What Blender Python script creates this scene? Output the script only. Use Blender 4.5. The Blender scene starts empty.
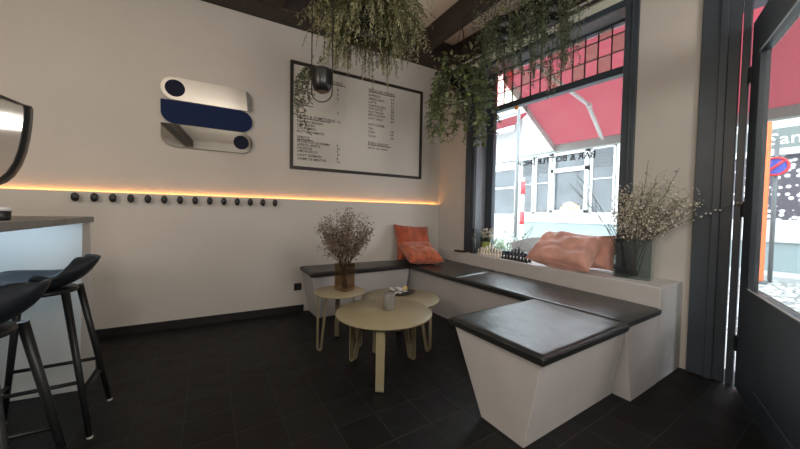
import bpy, bmesh, math, random
from mathutils import Vector, Matrix, noise
R = math.radians
PI = math.pi
rnd = random.Random(7)
S = bpy.context.scene
COL = S.collection

# ------------------------------------------------------------------ camera, sky, lamps, exposure
cam_d = bpy.data.cameras.new('camera')
cam = bpy.data.objects.new('camera', cam_d)
COL.objects.link(cam)
S.camera = cam
cam_d.sensor_width = 36.0
cam_d.lens = 36.0 * 305.213 / 800.0
cam_d.clip_start = 0.01
cam_d.clip_end = 200
_ya, _pi, _ro = R(32.152), R(1.884), R(0.987)
_fw = Vector((math.sin(_ya) * math.cos(_pi), math.cos(_ya) * math.cos(_pi), -math.sin(_pi)))
_r = Vector((math.cos(_ya), -math.sin(_ya), 0))
_u = _r.cross(_fw)
_r2 = _r * math.cos(_ro) + _u * math.sin(_ro)
_u2 = _u * math.cos(_ro) - _r * math.sin(_ro)
M = Matrix((_r2, _u2, -_fw)).transposed().to_4x4()
M.translation = Vector((0, 0, 1.1))
cam.matrix_world = M

world = bpy.data.worlds.new('overcast_sky')
S.world = world
world.use_nodes = True
bg = world.node_tree.nodes['Background']
bg.inputs[0].default_value = (0.86, 0.94, 1.0, 1)
bg.inputs[1].default_value = 6.2

def lamp(name, kind, loc, energy, color, size=0.3, rot=(0, 0, 0), sy=None, spread=None):
    d = bpy.data.lights.new(name, kind)
    d.energy = energy
    d.color = color
    if kind == 'AREA':
        d.size = size
        if sy:
            d.shape = 'RECTANGLE'
            d.size_y = sy
        if spread:
            d.spread = spread
    elif kind in ('POINT', 'SPOT'):
        d.shadow_soft_size = size
    o = bpy.data.objects.new(name, d)
    o.location = loc
    o.rotation_euler = rot
    COL.objects.link(o)
    return o

# unseen fill lamps added behind and beside the viewpoint to brighten the room
lamp('fill_lamp', 'POINT', (-0.4, -0.9, 2.2), 50, (1.0, 0.93, 0.86), 0.15)
lamp('fill_lamp', 'POINT', (1.2, -1.6, 2.3), 90, (1.0, 0.93, 0.86), 0.45)
lamp('fill_lamp', 'POINT', (-2.2, 0.4, 2.3), 60, (1.0, 0.86, 0.72), 0.3)

S.view_settings.view_transform = 'Standard'
S.view_settings.look = 'None'
S.view_settings.gamma = 1.0
S.view_settings.use_curve_mapping = False
S.view_settings.exposure = 0.25

# ------------------------------------------------------------------ materials
def nmat(name):
    m = bpy.data.materials.new(name)
    m.use_nodes = True
    nt = m.node_tree
    return m, nt, nt.nodes['Principled BSDF']

def mat(name, col, rough=0.6, metal=0.0, vary=0.0, vscale=6.0, bump=0.0, bscale=60.0, spec=None, trans=0.0,
        emit=None, estr=0.0, sub=0.0, sheen=0.0, stretch=None):
    m, nt, p = nmat(name)
    p.inputs['Base Color'].default_value = (*col, 1)
    p.inputs['Roughness'].default_value = rough
    p.inputs['Metallic'].default_value = metal
    if spec is not None:
        p.inputs['Specular IOR Level'].default_value = spec
    if trans:
        p.inputs['Transmission Weight'].default_value = trans
    if sheen:
        p.inputs['Sheen Weight'].default_value = sheen
    if emit:
        p.inputs['Emission Color'].default_value = (*emit, 1)
        p.inputs['Emission Strength'].default_value = estr
    tc = nt.nodes.new('ShaderNodeTexCoord')
    src = tc.outputs['Object']
    if stretch:
        mp = nt.nodes.new('ShaderNodeMapping')
        mp.inputs['Scale'].default_value = stretch
        nt.links.new(src, mp.inputs[0])
        src = mp.outputs[0]
    if vary:
        n = nt.nodes.new('ShaderNodeTexNoise')
        n.inputs['Scale'].default_value = vscale
        n.inputs['Detail'].default_value = 4
        nt.links.new(src, n.inputs['Vector'])
        cr = nt.nodes.new('ShaderNodeValToRGB')
        cr.color_ramp.elements[0].position = 0.3
        cr.color_ramp.elements[1].position = 0.7
        cr.color_ramp.elements[0].color = (*[c * (1 - vary) for c in col], 1)
        cr.color_ramp.elements[1].color = (*[min(1, c * (1 + vary)) for c in col], 1)
        nt.links.new(n.outputs['Fac'], cr.inputs[0])
        nt.links.new(cr.outputs[0], p.inputs['Base Color'])
    if bump:
        n2 = nt.nodes.new('ShaderNodeTexNoise')
        n2.inputs['Scale'].default_value = bscale
        n2.inputs['Detail'].default_value = 5
        nt.links.new(src, n2.inputs['Vector'])
        b = nt.nodes.new('ShaderNodeBump')
        b.inputs['Strength'].default_value = bump
        b.inputs['Distance'].default_value = 0.02
        nt.links.new(n2.outputs['Fac'], b.inputs['Height'])
        nt.links.new(b.outputs[0], p.inputs['Normal'])
    return m

def clear_glass(name, tint=(1, 1, 1), refl=1.0, rough=0.0, dust=0.0):
    """thin pane: transparent, a fresnel-like reflection and a little dust that scatters daylight"""
    m = bpy.data.materials.new(name)
    m.use_nodes = True
    nt = m.node_tree
    nt.nodes.clear()
    out = nt.nodes.new('ShaderNodeOutputMaterial')
    tr = nt.nodes.new('ShaderNodeBsdfTransparent')
    tr.inputs[0].default_value = (*tint, 1)
    gl = nt.nodes.new('ShaderNodeBsdfGlossy')
    gl.inputs['Roughness'].default_value = rough
    lw = nt.nodes.new('ShaderNodeLayerWeight')
    lw.inputs[0].default_value = 0.5
    pw = nt.nodes.new('ShaderNodeMath')
    pw.operation = 'POWER'
    pw.inputs[1].default_value = 5.0
    ml = nt.nodes.new('ShaderNodeMath')
    ml.operation = 'MULTIPLY_ADD'
    ml.inputs[1].default_value = 0.9 * refl
    ml.inputs[2].default_value = 0.035 * refl
    ml.use_clamp = True
    mx = nt.nodes.new('ShaderNodeMixShader')
    nt.links.new(lw.outputs['Facing'], pw.inputs[0])
    nt.links.new(pw.outputs[0], ml.inputs[0])
    nt.links.new(ml.outputs[0], mx.inputs[0])
    src = tr.outputs[0]
    if dust:
        tl = nt.nodes.new('ShaderNodeBsdfTranslucent')
        tl.inputs[0].default_value = (0.9, 0.92, 0.92, 1)
        m2 = nt.nodes.new('ShaderNodeMixShader')
        m2.inputs[0].default_value = dust
        nt.links.new(tr.outputs[0], m2.inputs[1])
        nt.links.new(tl.outputs[0], m2.inputs[2])
        src = m2.outputs[0]
    nt.links.new(src, mx.inputs[1])
    nt.links.new(gl.outputs[0], mx.inputs[2])
    nt.links.new(mx.outputs[0], out.inputs[0])
    return m

def translucent(name, col, w=0.5, rough=0.8):
    m = bpy.data.materials.new(name)
    m.use_nodes = True
    nt = m.node_tree
    nt.nodes.clear()
    out = nt.nodes.new('ShaderNodeOutputMaterial')
    d = nt.nodes.new('ShaderNodeBsdfDiffuse')
    t = nt.nodes.new('ShaderNodeBsdfTranslucent')
    d.inputs[0].default_value = (*col, 1)
    t.inputs[0].default_value = (*col, 1)
    mx = nt.nodes.new('ShaderNodeMixShader')
    mx.inputs[0].default_value = w
    nt.links.new(d.outputs[0], mx.inputs[1])
    nt.links.new(t.outputs[0], mx.inputs[2])
    nt.links.new(mx.outputs[0], out.inputs[0])
    return m

def floor_material():
    m, nt, p = nmat('dark_slate_tiles')
    tc = nt.nodes.new('ShaderNodeTexCoord')
    mp = nt.nodes.new('ShaderNodeMapping')
    mp.inputs['Location'].default_value = (-0.999, -1.238, 0)
    nt.links.new(tc.outputs['Object'], mp.inputs[0])
    br = nt.nodes.new('ShaderNodeTexBrick')
    br.offset = 0.0
    br.squash = 1.0
    br.inputs['Scale'].default_value = 1.0
    br.inputs['Brick Width'].default_value = 0.222
    br.inputs['Row Height'].default_value = 0.222
    br.inputs['Mortar Size'].default_value = 0.0028
    br.inputs['Mortar Smooth'].default_value = 0.2
    br.inputs['Color1'].default_value = (0.012, 0.012, 0.0125, 1)
    br.inputs['Color2'].default_value = (0.018, 0.0182, 0.019, 1)
    br.inputs['Mortar'].default_value = (0.040, 0.040, 0.039, 1)
    nt.links.new(mp.outputs[0], br.inputs['Vector'])
    n = nt.nodes.new('ShaderNodeTexNoise')
    n.inputs['Scale'].default_value = 9
    n.inputs['Detail'].default_value = 6
    nt.links.new(tc.outputs['Object'], n.inputs['Vector'])
    mx = nt.nodes.new('ShaderNodeMixRGB')
    mx.blend_type = 'MULTIPLY'
    mx.inputs[0].default_value = 0.6
    nt.links.new(br.outputs['Color'], mx.inputs[1])
    nt.links.new(n.outputs['Color'], mx.inputs[2])
    nt.links.new(mx.outputs[0], p.inputs['Base Color'])
    mr = nt.nodes.new('ShaderNodeMapRange')
    mr.inputs['To Min'].default_value = 0.36
    mr.inputs['To Max'].default_value = 0.62
    nt.links.new(n.outputs['Fac'], mr.inputs[0])
    nt.links.new(mr.outputs[0], p.inputs['Roughness'])
    b = nt.nodes.new('ShaderNodeBump')
    b.inputs['Strength'].default_value = 0.35
    b.inputs['Distance'].default_value = 0.01
    ad = nt.nodes.new('ShaderNodeMath')
    ad.operation = 'SUBTRACT'
    nt.links.new(n.outputs['Fac'], ad.inputs[0])
    nt.links.new(br.outputs['Fac'], ad.inputs[1])
    nt.links.new(ad.outputs[0], b.inputs['Height'])
    nt.links.new(b.outputs[0], p.inputs['Normal'])
    p.inputs['Specular IOR Level'].default_value = 0.22
    return m

def cobble_material():
    m, nt, p = nmat('grey_cobbles')
    tc = nt.nodes.new('ShaderNodeTexCoord')
    v = nt.nodes.new('ShaderNodeTexVoronoi')
    v.feature = 'DISTANCE_TO_EDGE'
    v.inputs['Scale'].default_value = 5.5
    nt.links.new(tc.outputs['Object'], v.inputs['Vector'])
    cr = nt.nodes.new('ShaderNodeValToRGB')
    cr.color_ramp.elements[0].position = 0.03
    cr.color_ramp.elements[0].color = (0.09, 0.09, 0.085, 1)
    cr.color_ramp.elements[1].position = 0.14
    cr.color_ramp.elements[1].color = (0.44, 0.45, 0.44, 1)
    nt.links.new(v.outputs[0], cr.inputs[0])
    nt.links.new(cr.outputs[0], p.inputs['Base Color'])
    b = nt.nodes.new('ShaderNodeBump')
    b.inputs['Distance'].default_value = 0.03
    nt.links.new(v.outputs[0], b.inputs['Height'])
    nt.links.new(b.outputs[0], p.inputs['Normal'])
    p.inputs['Roughness'].default_value = 0.75
    return m

PLASTER = mat('warm_white_plaster', (0.60, 0.57, 0.53), 0.85, vary=0.03, vscale=2.0, bump=0.06, bscale=30)
PANELW = mat('wall_panel_paint', (0.62, 0.595, 0.56), 0.8, vary=0.03, vscale=1.5, bump=0.04, bscale=20)
CEILM = mat('ceiling_paint', (0.76, 0.71, 0.63), 0.9, vary=0.04, vscale=2)
BEAM = mat('dark_stained_beam', (0.030, 0.022, 0.018), 0.55, vary=0.35, vscale=8, bump=0.2, bscale=20, stretch=(8, 1, 8))
BASEB = mat('black_baseboard', (0.012, 0.012, 0.012), 0.5)
FLOOR = floor_material()
FRAME = mat('glare_lifted_gloss_paint', (0.048, 0.064, 0.084), 0.38, vary=0.15, vscale=5)  # dark paint lifted and blued, glare and haze near the door put into colour
FRAMELIT = mat('lit_reveal_paint', (0.21, 0.23, 0.26), 0.4, vary=0.2, vscale=6, stretch=(6, 6, 0.6))  # dark frame paint lightened and streaked, light and sheen on the reveal painted in
LEAD = mat('lead_came', (0.02, 0.02, 0.02), 0.5, metal=0.4)
GLASS = clear_glass('window_glass', (0.97, 0.99, 0.99), dust=0.03)
TINT = clear_glass('tan_textured_glass', (0.74, 0.74, 0.64), rough=0.15, dust=0.16)
ROSE = clear_glass('rose_glass', (0.95, 0.60, 0.58), rough=0.15)
DGLASS = clear_glass('door_glass', (0.94, 0.97, 0.97), refl=0.5, dust=0.03)
BRASS = mat('steel_edge_strip', (0.62, 0.62, 0.60), 0.25, metal=1.0)
WHITEB = mat('bench_white_paint', (0.60, 0.585, 0.59), 0.7, vary=0.05, vscale=3, bump=0.05, bscale=14)
LEATHER = mat('black_leather', (0.018, 0.0205, 0.0205), 0.34, spec=1.0, vary=0.15, vscale=8, bump=0.16, bscale=13)
SEAM = mat('black_piping', (0.012, 0.012, 0.012), 0.4)
OLIVE = mat('olive_beige_powder_coat', (0.30, 0.265, 0.165), 0.42, vary=0.03, vscale=4)
BLACKP = mat('black_plastic', (0.014, 0.016, 0.019), 0.42)
STOOLM = mat('blue_black_stool_shell', (0.020, 0.027, 0.036), 0.45)
STOOLL = mat('black_stool_steel', (0.014, 0.017, 0.018), 0.4, metal=0.2)
FOOTG = mat('pale_glide', (0.5, 0.5, 0.48), 0.5)
SLAB = mat('grey_counter_stone', (0.25, 0.25, 0.235), 0.5, vary=0.15, vscale=20)
BARW = mat('bar_front_paint', (0.76, 0.78, 0.75), 0.55)
CHROME = mat('polished_steel', (0.72, 0.72, 0.70), 0.10, metal=1.0)
MIRROR = mat('mirror_glass', (0.78, 0.77, 0.75), 0.03, metal=1.0)
BLUEP = mat('deep_blue_panel', (0.008, 0.020, 0.075), 0.7, spec=0.2)
NAVY = mat('navy_disc', (0.010, 0.013, 0.034), 0.7, spec=0.2)
INK = mat('black_ink', (0.035, 0.032, 0.03), 0.7)
MENUFR = mat('dark_brown_frame', (0.018, 0.013, 0.010), 0.5)
MENUBG = mat('menu_board_face', (0.64, 0.61, 0.56), 0.8)
LEDM = mat('warm_led', (1, 0.6, 0.2), 0.5, emit=(1.0, 0.40, 0.085), estr=17.0)
LEDB = mat('cool_led', (0.6, 0.8, 1), 0.5, emit=(0.66, 0.83, 1.0), estr=17.0)
LEDCH = mat('led_channel', (0.4, 0.4, 0.4), 0.5)
ORANGE = mat('rust_orange_velvet', (0.38, 0.070, 0.024), 0.7, vary=0.35, vscale=11, bump=0.5, bscale=22, sheen=0.5)
ORANGE2 = mat('orange_velvet', (0.50, 0.115, 0.042), 0.7, vary=0.35, vscale=11, bump=0.5, bscale=22, sheen=0.5)
PINK = mat('dusty_pink_velvet', (0.74, 0.39, 0.32), 0.7, vary=0.22, vscale=7, bump=0.3, bscale=14, sheen=0.6)
AMBER = clear_glass('amber_smoked_glass', (0.80, 0.70, 0.59), refl=1.5, dust=0.03)
DRYBR = mat('dried_flower_brown', (0.25, 0.185, 0.145), 0.85, vary=0.4, vscale=50)
DRYST = mat('dried_stem', (0.10, 0.07, 0.045), 0.85)
DRYWH = mat('dried_flower_cream', (0.70, 0.65, 0.54), 0.85, vary=0.3, vscale=50)
DRYT = mat('pale_dried_stem', (0.16, 0.13, 0.10), 0.85)
CATKIN = mat('white_catkin', (0.75, 0.74, 0.70), 0.8)
TWIG = mat('dark_twig', (0.06, 0.045, 0.035), 0.8)
SMOKE = clear_glass('smoked_vase_glass', (0.78, 0.83, 0.83), refl=1.6, dust=0.03)
VGLASS = clear_glass('clear_bottle_glass', (0.86, 0.90, 0.88), refl=1.6)
CRYST = clear_glass('ribbed_crystal', (0.93, 0.94, 0.93), refl=3.0, rough=0.05, dust=0.34)
WAX = mat('candle_wax', (0.82, 0.80, 0.75), 0.5)
DISH = mat('dark_stoneware', (0.03, 0.028, 0.026), 0.35)
PAPER = mat('white_paper', (0.74, 0.73, 0.72), 0.7)
PAPERY = mat('yellow_paper', (0.72, 0.55, 0.18), 0.7)
CHW = mat('boxwood_chess', (0.72, 0.66, 0.54), 0.4)
CHB = mat('ebony_chess', (0.014, 0.02, 0.018), 0.35)
CHBOX = mat('chess_box_wood', (0.05, 0.022, 0.016), 0.4)
FERN = mat('fern_green', (0.17, 0.20, 0.085), 0.6, vary=0.5, vscale=12)
FERN2 = mat('pale_fern_tip', (0.44, 0.44, 0.26), 0.6, vary=0.4, vscale=12)
IVY = mat('ivy_green', (0.20, 0.23, 0.12), 0.5, vary=0.55, vscale=14)
IVYB = mat('bright_leaf_green', (0.20, 0.28, 0.08), 0.5, vary=0.4, vscale=10)
VINE = mat('vine_green', (0.17, 0.195, 0.115), 0.55, vary=0.5, vscale=14)
STEMG = mat('green_stem', (0.05, 0.055, 0.025), 0.7)
POT = mat('black_glazed_pot', (0.012, 0.013, 0.014), 0.30, vary=0.2, vscale=5)
COPPER = mat('terracotta_base', (0.20, 0.12, 0.09), 0.5)
CORD = mat('black_cord', (0.010, 0.010, 0.010), 0.6)
LIQ = mat('yellow_green_fill', (0.66, 0.66, 0.16), 0.5, vary=0.4, vscale=30)
PETAL = mat('cream_petal', (0.78, 0.76, 0.68), 0.7)
DARKB = mat('dark_bottle', (0.035, 0.045, 0.05), 0.25)
# outside
REDFAB = translucent('red_awning_fabric', (0.235, 0.046, 0.058), 0.55)
AWNM = mat('awning_metal', (0.34, 0.35, 0.33), 0.45, metal=0.2)
AWNW = mat('awning_arm_white', (0.74, 0.74, 0.72), 0.4)
CASS = mat('awning_cassette', (0.07, 0.09, 0.08), 0.6)
FAC = mat('white_facade', (0.48, 0.50, 0.50), 0.8, vary=0.04, vscale=1)
FACB = mat('pale_blue_plinth', (0.22, 0.265, 0.27), 0.8)
FACW = mat('white_window_frame', (0.54, 0.55, 0.54), 0.5)
SHOPG = mat('shop_glass', (0.045, 0.058, 0.068), 0.15, vary=0.5, vscale=1.2, spec=0.7)
SHOPD = mat('dark_shop_display', (0.10, 0.09, 0.10), 0.3, vary=0.8, vscale=9)
LOUV = mat('grey_louvre', (0.12, 0.133, 0.14), 0.5)
def dotted():
    m, nt, p = nmat('dotted_shop_display')
    tc = nt.nodes.new('ShaderNodeTexCoord')
    v = nt.nodes.new('ShaderNodeTexVoronoi')
    v.inputs['Scale'].default_value = 8.5
    nt.links.new(tc.outputs['Object'], v.inputs['Vector'])
    cr = nt.nodes.new('ShaderNodeValToRGB')
    cr.color_ramp.interpolation = 'CONSTANT'
    cr.color_ramp.elements[0].color = (0.55, 0.53, 0.52, 1)
    cr.color_ramp.elements[1].position = 0.36
    cr.color_ramp.elements[1].color = (0.07, 0.06, 0.075, 1)
    nt.links.new(v.outputs['Distance'], cr.inputs[0])
    nt.links.new(cr.outputs[0], p.inputs['Base Color'])
    p.inputs['Roughness'].default_value = 0.4
    return m
DOTD = dotted()
STONE = mat('sandstone_display', (0.50, 0.36, 0.24), 0.8, vary=0.4, vscale=8)
COBBLE = cobble_material()
PAVE = mat('pavement', (0.42, 0.44, 0.44), 0.8, vary=0.2, vscale=3)
GALV = mat('galvanised_steel', (0.13, 0.14, 0.145), 0.5, metal=0.3)
REDP = mat('red_paint', (0.60, 0.03, 0.04), 0.5)
WHITEP = mat('white_paint', (0.80, 0.80, 0.80), 0.5)
ORP = mat('orange_banner', (0.85, 0.16, 0.045), 0.6)
BLUES = mat('blue_sign', (0.06, 0.09, 0.45), 0.5)
WICK = mat('grey_wicker', (0.14, 0.12, 0.105), 0.8, vary=0.3, vscale=40)
LEAFO = mat('outdoor_leaf', (0.12, 0.22, 0.06), 0.6, vary=0.4, vscale=12)
ORN = mat('orange_glass_bead', (0.95, 0.32, 0.03), 0.3)
SIGNT = mat('white_sign_text', (0.9, 0.9, 0.9), 0.6)
SIGNB = mat('grey_green_fascia', (0.13, 0.15, 0.14), 0.6)
ROOFT = mat('red_tiles', (0.40, 0.07, 0.05), 0.7, vary=0.2, vscale=8)

# ------------------------------------------------------------------ mesh helpers
class MB:
    def __init__(self):
        self.v = []
        self.f = []
        self.m = []
        self.s = []
        self.mi = 0
        self.sm = False

    def add(self, vs, fs, smooth=None):
        o = len(self.v)
        self.v += [tuple(x) for x in vs]
        for f in fs:
            self.f.append([o + i for i in f])
            self.m.append(self.mi)
            self.s.append(self.sm if smooth is None else smooth)
        return self

    def box(self, a, b):
        x0, y0, z0 = a
        x1, y1, z1 = b
        vs = [(x0, y0, z0), (x1, y0, z0), (x1, y1, z0), (x0, y1, z0), (x0, y0, z1), (x1, y0, z1), (x1, y1, z1), (x0, y1, z1)]
        return self.hexa(vs)

    def hexa(self, vs):
        return self.add(vs, [(0, 3, 2, 1), (4, 5, 6, 7), (0, 1, 5, 4), (1, 2, 6, 5), (2, 3, 7, 6), (3, 0, 4, 7)])

    def loft(self, rings, cap=True, closed=True, smooth=None):
        n = len(rings[0])
        vs = [p for r in rings for p in r]
        fs = []
        for i in range(len(rings) - 1):
            for j in range(n if closed else n - 1):
                k = (j + 1) % n
                fs.append((i * n + j, i * n + k, (i + 1) * n + k, (i + 1) * n + j))
        self.add(vs, fs, smooth)
        if cap:
            o = len(self.v) - len(vs)
            for ring in (list(range(n))[::-1], [(len(rings) - 1) * n + j for j in range(n)]):
                self.f.append([o + i for i in ring])
                self.m.append(self.mi)
                self.s.append(False)
        return self

    def prism(self, poly, z0, z1, poly_top=None):
        top = poly_top or poly
        return self.loft([[(x, y, z0) for x, y in poly], [(x, y, z1) for x, y in top]], smooth=False)

    def tube(self, pts, r, n=8, cap=True, flat=None):
        pts = [Vector(p) for p in pts]
        rs = r if isinstance(r, (list, tuple)) else [r] * len(pts)
        rings = []
        prev = None
        for i, p in enumerate(pts):
            t = (pts[min(i + 1, len(pts) - 1)] - pts[max(i - 1, 0)])
            if t.length < 1e-9:
                t = Vector((0, 0, 1))
            t.normalize()
            if prev is None:
                a = Vector((0, 0, 1)) if abs(t.z) < 0.9 else Vector((1, 0, 0))
                x = t.cross(a).normalized()
            else:
                x = (prev - t * prev.dot(t))
                x = x.normalized() if x.length > 1e-6 else t.orthogonal().normalized()
            prev = x
            y = t.cross(x)
            rings.append([p + (x * math.cos(2 * PI * k / n) + y * math.sin(2 * PI * k / n)) * rs[i] for k in range(n)])
        return self.loft(rings, cap=cap, smooth=True)

    def strap(self, pts, wdir, w, t):
        """flat bar along pts; wdir = width direction"""
        pts = [Vector(p) for p in pts]
        wd = Vector(wdir).normalized()
        rings = []
        for i, p in enumerate(pts):
            tg = (pts[min(i + 1, len(pts) - 1)] - pts[max(i - 1, 0)]).normalized()
            nn = tg.cross(wd).normalized()
            rings.append([p + wd * w / 2 + nn * t / 2, p - wd * w / 2 + nn * t / 2, p - wd * w / 2 - nn * t / 2, p + wd * w / 2 - nn * t / 2])
        return self.loft(rings, smooth=False)

    def lathe(self, prof, c=(0, 0, 0), n=32, axis='z', cap=True, smooth=True):
        c = Vector(c)
        rings = []
        for r, h in prof:
            ring = []
            for k in range(n):
                a = 2 * PI * k / n
                if axis == 'z':
                    q = Vector((r * math.cos(a), r * math.sin(a), h))
                elif axis == 'y':
                    q = Vector((r * math.cos(a), h, -r * math.sin(a)))
                else:
                    q = Vector((h, r * math.cos(a), r * math.sin(a)))
                ring.append(c + q)
            rings.append(ring)
        return self.loft(rings, cap=cap, smooth=smooth)

    def ball(self, c, r, n=8, sz=1.0):
        prof = []
        m = max(4, n // 2)
        for i in range(m + 1):
            a = -PI / 2 + PI * i / m
            prof.append((max(1e-4, r * math.cos(a)), r * sz * math.sin(a)))
        return self.lathe(prof, c, n, cap=False)

    def leaf(self, p, d, up, L, w, fold=0.25):
        p = Vector(p)
        d = Vector(d).normalized()
        s = d.cross(Vector(up))
        s = s.normalized() if s.length > 1e-6 else d.orthogonal().normalized()
        n = s.cross(d)
        a = p + d * L * 0.45
        vs = [p, a + s * w / 2 + n * w * fold, p + d * L, a - s * w / 2 + n * w * fold, p + d * L * 0.5]
        return self.add(vs, [(0, 4, 1), (4, 2, 1), (0, 3, 4), (4, 3, 2)], True)

def wloc(o):
    p = Vector((0, 0, 0))
    while o is not None:
        p = p + o.location
        o = o.parent
    return p

def build(name, mb, mats, parent=None, loc=None, bevel=0.0, subsurf=0, bsegs=2):
    me = bpy.data.meshes.new(name)
    base = wloc(parent) if parent is not None else Vector(loc or (0, 0, 0))
    me.from_pydata([Vector(v) - base for v in mb.v], [], mb.f)
    ms = mats if isinstance(mats, (list, tuple)) else [mats]
    for m in ms:
        me.materials.append(m)
    me.polygons.foreach_set('material_index', mb.m)
    me.polygons.foreach_set('use_smooth', mb.s)
    me.update()
    bm = bmesh.new()
    bm.from_mesh(me)
    bmesh.ops.recalc_face_normals(bm, faces=bm.faces)
    bm.to_mesh(me)
    bm.free()
    o = bpy.data.objects.new(name, me)
    COL.objects.link(o)
    if parent is not None:
        o.parent = parent
    else:
        o.location = base
    if bevel:
        md = o.modifiers.new('bevel', 'BEVEL')
        md.width = bevel
        md.segments = bsegs
        md.limit_method = 'ANGLE'
        md.angle_limit = R(40)
    if subsurf:
        md = o.modifiers.new('sub', 'SUBSURF')
        md.levels = subsurf
        md.render_levels = subsurf
    return o

def tag(o, label=None, cat=None, group=None, kind=None):
    if label:
        o['label'] = label
    if cat:
        o['category'] = cat
    if group:
        o['group'] = group
    if kind:
        o['kind'] = kind
    return o

def thing(name, label, cat, loc, group=None, kind=None):
    o = bpy.data.objects.new(name, None)
    o.empty_display_size = 0.05
    o.location = loc
    COL.objects.link(o)
    return tag(o, label, cat, group, kind)

def struct(name, mb, m, parent=None, bevel=0.0, label=None):
    o = build(name, mb, m, parent, bevel=bevel)
    if parent is None:
        o['kind'] = 'structure'
        if label:
            o['label'] = label
    return o

def dup(root, loc, rotz=0.0, label=None):
    r = root.copy()
    COL.objects.link(r)
    r.location = loc
    r.rotation_euler = (0, 0, rotz)
    if label:
        r['label'] = label
    for ch in list(root.children):
        c = ch.copy()
        COL.objects.link(c)
        c.parent = r
        for g in list(ch.children):
            d = g.copy()
            COL.objects.link(d)
            d.parent = c
    return r

def text_mesh(name, lines, m, parent, xf, depth=0.001, bold=0.0006):
    """lines: (text, u, v, size, align); xf maps text plane (u, v, n) to the world"""
    mb = MB()
    for t, u, v, size, al in lines:
        cu = bpy.data.curves.new('t', 'FONT')
        cu.body = t
        cu.size = size
        cu.align_x = al
        cu.resolution_u = 2
        cu.offset = bold
        ob = bpy.data.objects.new('t', cu)
        COL.objects.link(ob)
        dg = bpy.context.evaluated_depsgraph_get()
        me = bpy.data.meshes.new_from_object(ob.evaluated_get(dg))
        mb.add([xf(u + p.co.x, v + p.co.y, depth) for p in me.vertices], [tuple(p.vertices) for p in me.polygons], False)
        bpy.data.objects.remove(ob)
        bpy.data.curves.remove(cu)
        bpy.data.meshes.remove(me)
    return build(name, mb, m, parent)

# ------------------------------------------------------------------ plan of the room
E0, W0, WS = 0.776, 2.958, -0.085
CB, SK = 3.341, math.tan(R(-3.545))
ZC = 3.32
def WX(y, off=0.0): return W0 + off + WS * (y - E0)
def BY(x, off=0.0): return CB - off + SK * (x - W0)
def LX(y): return 2.535 + 0.083 * (y - E0)
XL, YR = -3.2, -4.6
CXc = 2.740                                   # room corner x
wt = 0.25

def wbox(mb, y0, y1, z0, z1, o0, o1):
    """a block that follows the slightly skewed window wall"""
    return mb.hexa([(WX(y0, o0), y0, z0), (WX(y0, o1), y0, z0), (WX(y1, o1), y1, z0), (WX(y1, o0), y1, z0),
                    (WX(y0, o0), y0, z1), (WX(y0, o1), y0, z1), (WX(y1, o1), y1, z1), (WX(y1, o0), y1, z1)])
def bbox_(mb, x0, x1, z0, z1, o0, o1):
    """a block that follows the back wall; o = distance into the room"""
    return mb.hexa([(x0, BY(x0, o1), z0), (x1, BY(x1, o1), z0), (x1, BY(x1, o0), z0), (x0, BY(x0, o0), z0),
                    (x0, BY(x0, o1), z1), (x1, BY(x1, o1), z1), (x1, BY(x1, o0), z1), (x0, BY(x0, o0), z1)])

fl = MB()
fl.prism([(XL, YR), (WX(YR, wt), YR), (WX(3.36, wt), 3.6), (XL, 4.0)], -0.12, 0.0)
struct('floor', fl, FLOOR)
c = MB()
c.prism([(XL, YR), (WX(YR, wt), YR), (WX(3.36, wt), 3.7), (XL, 4.0)], ZC, ZC + 0.15)
struct('ceiling', c, CEILM)
w = MB()
bbox_(w, XL, CXc + 0.3, 0, ZC, -0.25, 0.0)
struct('wall_back', w, PLASTER)
w = MB()
bbox_(w, XL, CXc - 0.005, 0.0, 1.225, -0.02, 0.03)
bbox_(w, XL, CXc - 0.005, 1.225, 1.247, 0.024, 0.03)      # small lip that hides the light strip
struct('trim_1', w, PANELW)
w = MB()
bbox_(w, XL, 0.90, 0.0, 0.075, 0.03, 0.045)
struct('baseboard_back', w, BASEB)
w = MB()
w.box((XL - 0.2, YR - 0.2, 0), (XL, 4.0, ZC))
struct('wall_left', w, PLASTER)
w = MB()
w.box((XL - 0.2, YR - 0.2, 0), (WX(YR, wt), YR, ZC))
struct('wall_rear', w, PLASTER)
# window wall: pieces round the window opening and the doorway
OY0, OY1, OZ0, OZ1 = 1.195, 2.715, 0.60, 2.855            # window opening
DY0, DY1, DZ = -0.62, 0.615, 2.62                         # doorway opening
w = MB()
wbox(w, OY1, 3.40, 0, ZC, 0, wt)
wbox(w, OY0, OY1, 0, OZ0, 0, wt)
wbox(w, OY0, OY1, OZ1, ZC, 0, wt)
wbox(w, DY1, OY0, 0, ZC, 0, wt)
wbox(w, DY0, DY1, DZ, ZC, 0, wt)
wbox(w, YR - 0.2, DY0, 0, ZC, 0, wt)
struct('wall_window', w, PLASTER)

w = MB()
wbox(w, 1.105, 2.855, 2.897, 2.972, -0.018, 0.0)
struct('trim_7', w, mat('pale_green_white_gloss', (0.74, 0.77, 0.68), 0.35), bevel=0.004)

# ceiling beams
b = MB()
bbox_(b, XL, CXc, 3.09, ZC, 0.0, 0.27)
struct('trim_2', b, BEAM, bevel=0.008)
b = MB()
b.box((2.19, YR, 3.09), (2.30, BY(2.2, 0.27), ZC))
struct('trim_3', b, BEAM, bevel=0.008)
b = MB()
wbox(b, YR, 3.08, 3.05, ZC, -0.05, 0.0)
struct('trim_4', b, BEAM, bevel=0.008)
b = MB()
b.box((0.25, YR, 3.09), (0.62, BY(0.5, 0.27), ZC))
struct('trim_5', b, BEAM, bevel=0.008)
b = MB()
b.box((-1.6, YR, 3.09), (-1.4, BY(-1.5, 0.27), ZC))
struct('trim_6', b, BEAM, bevel=0.008)

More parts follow.
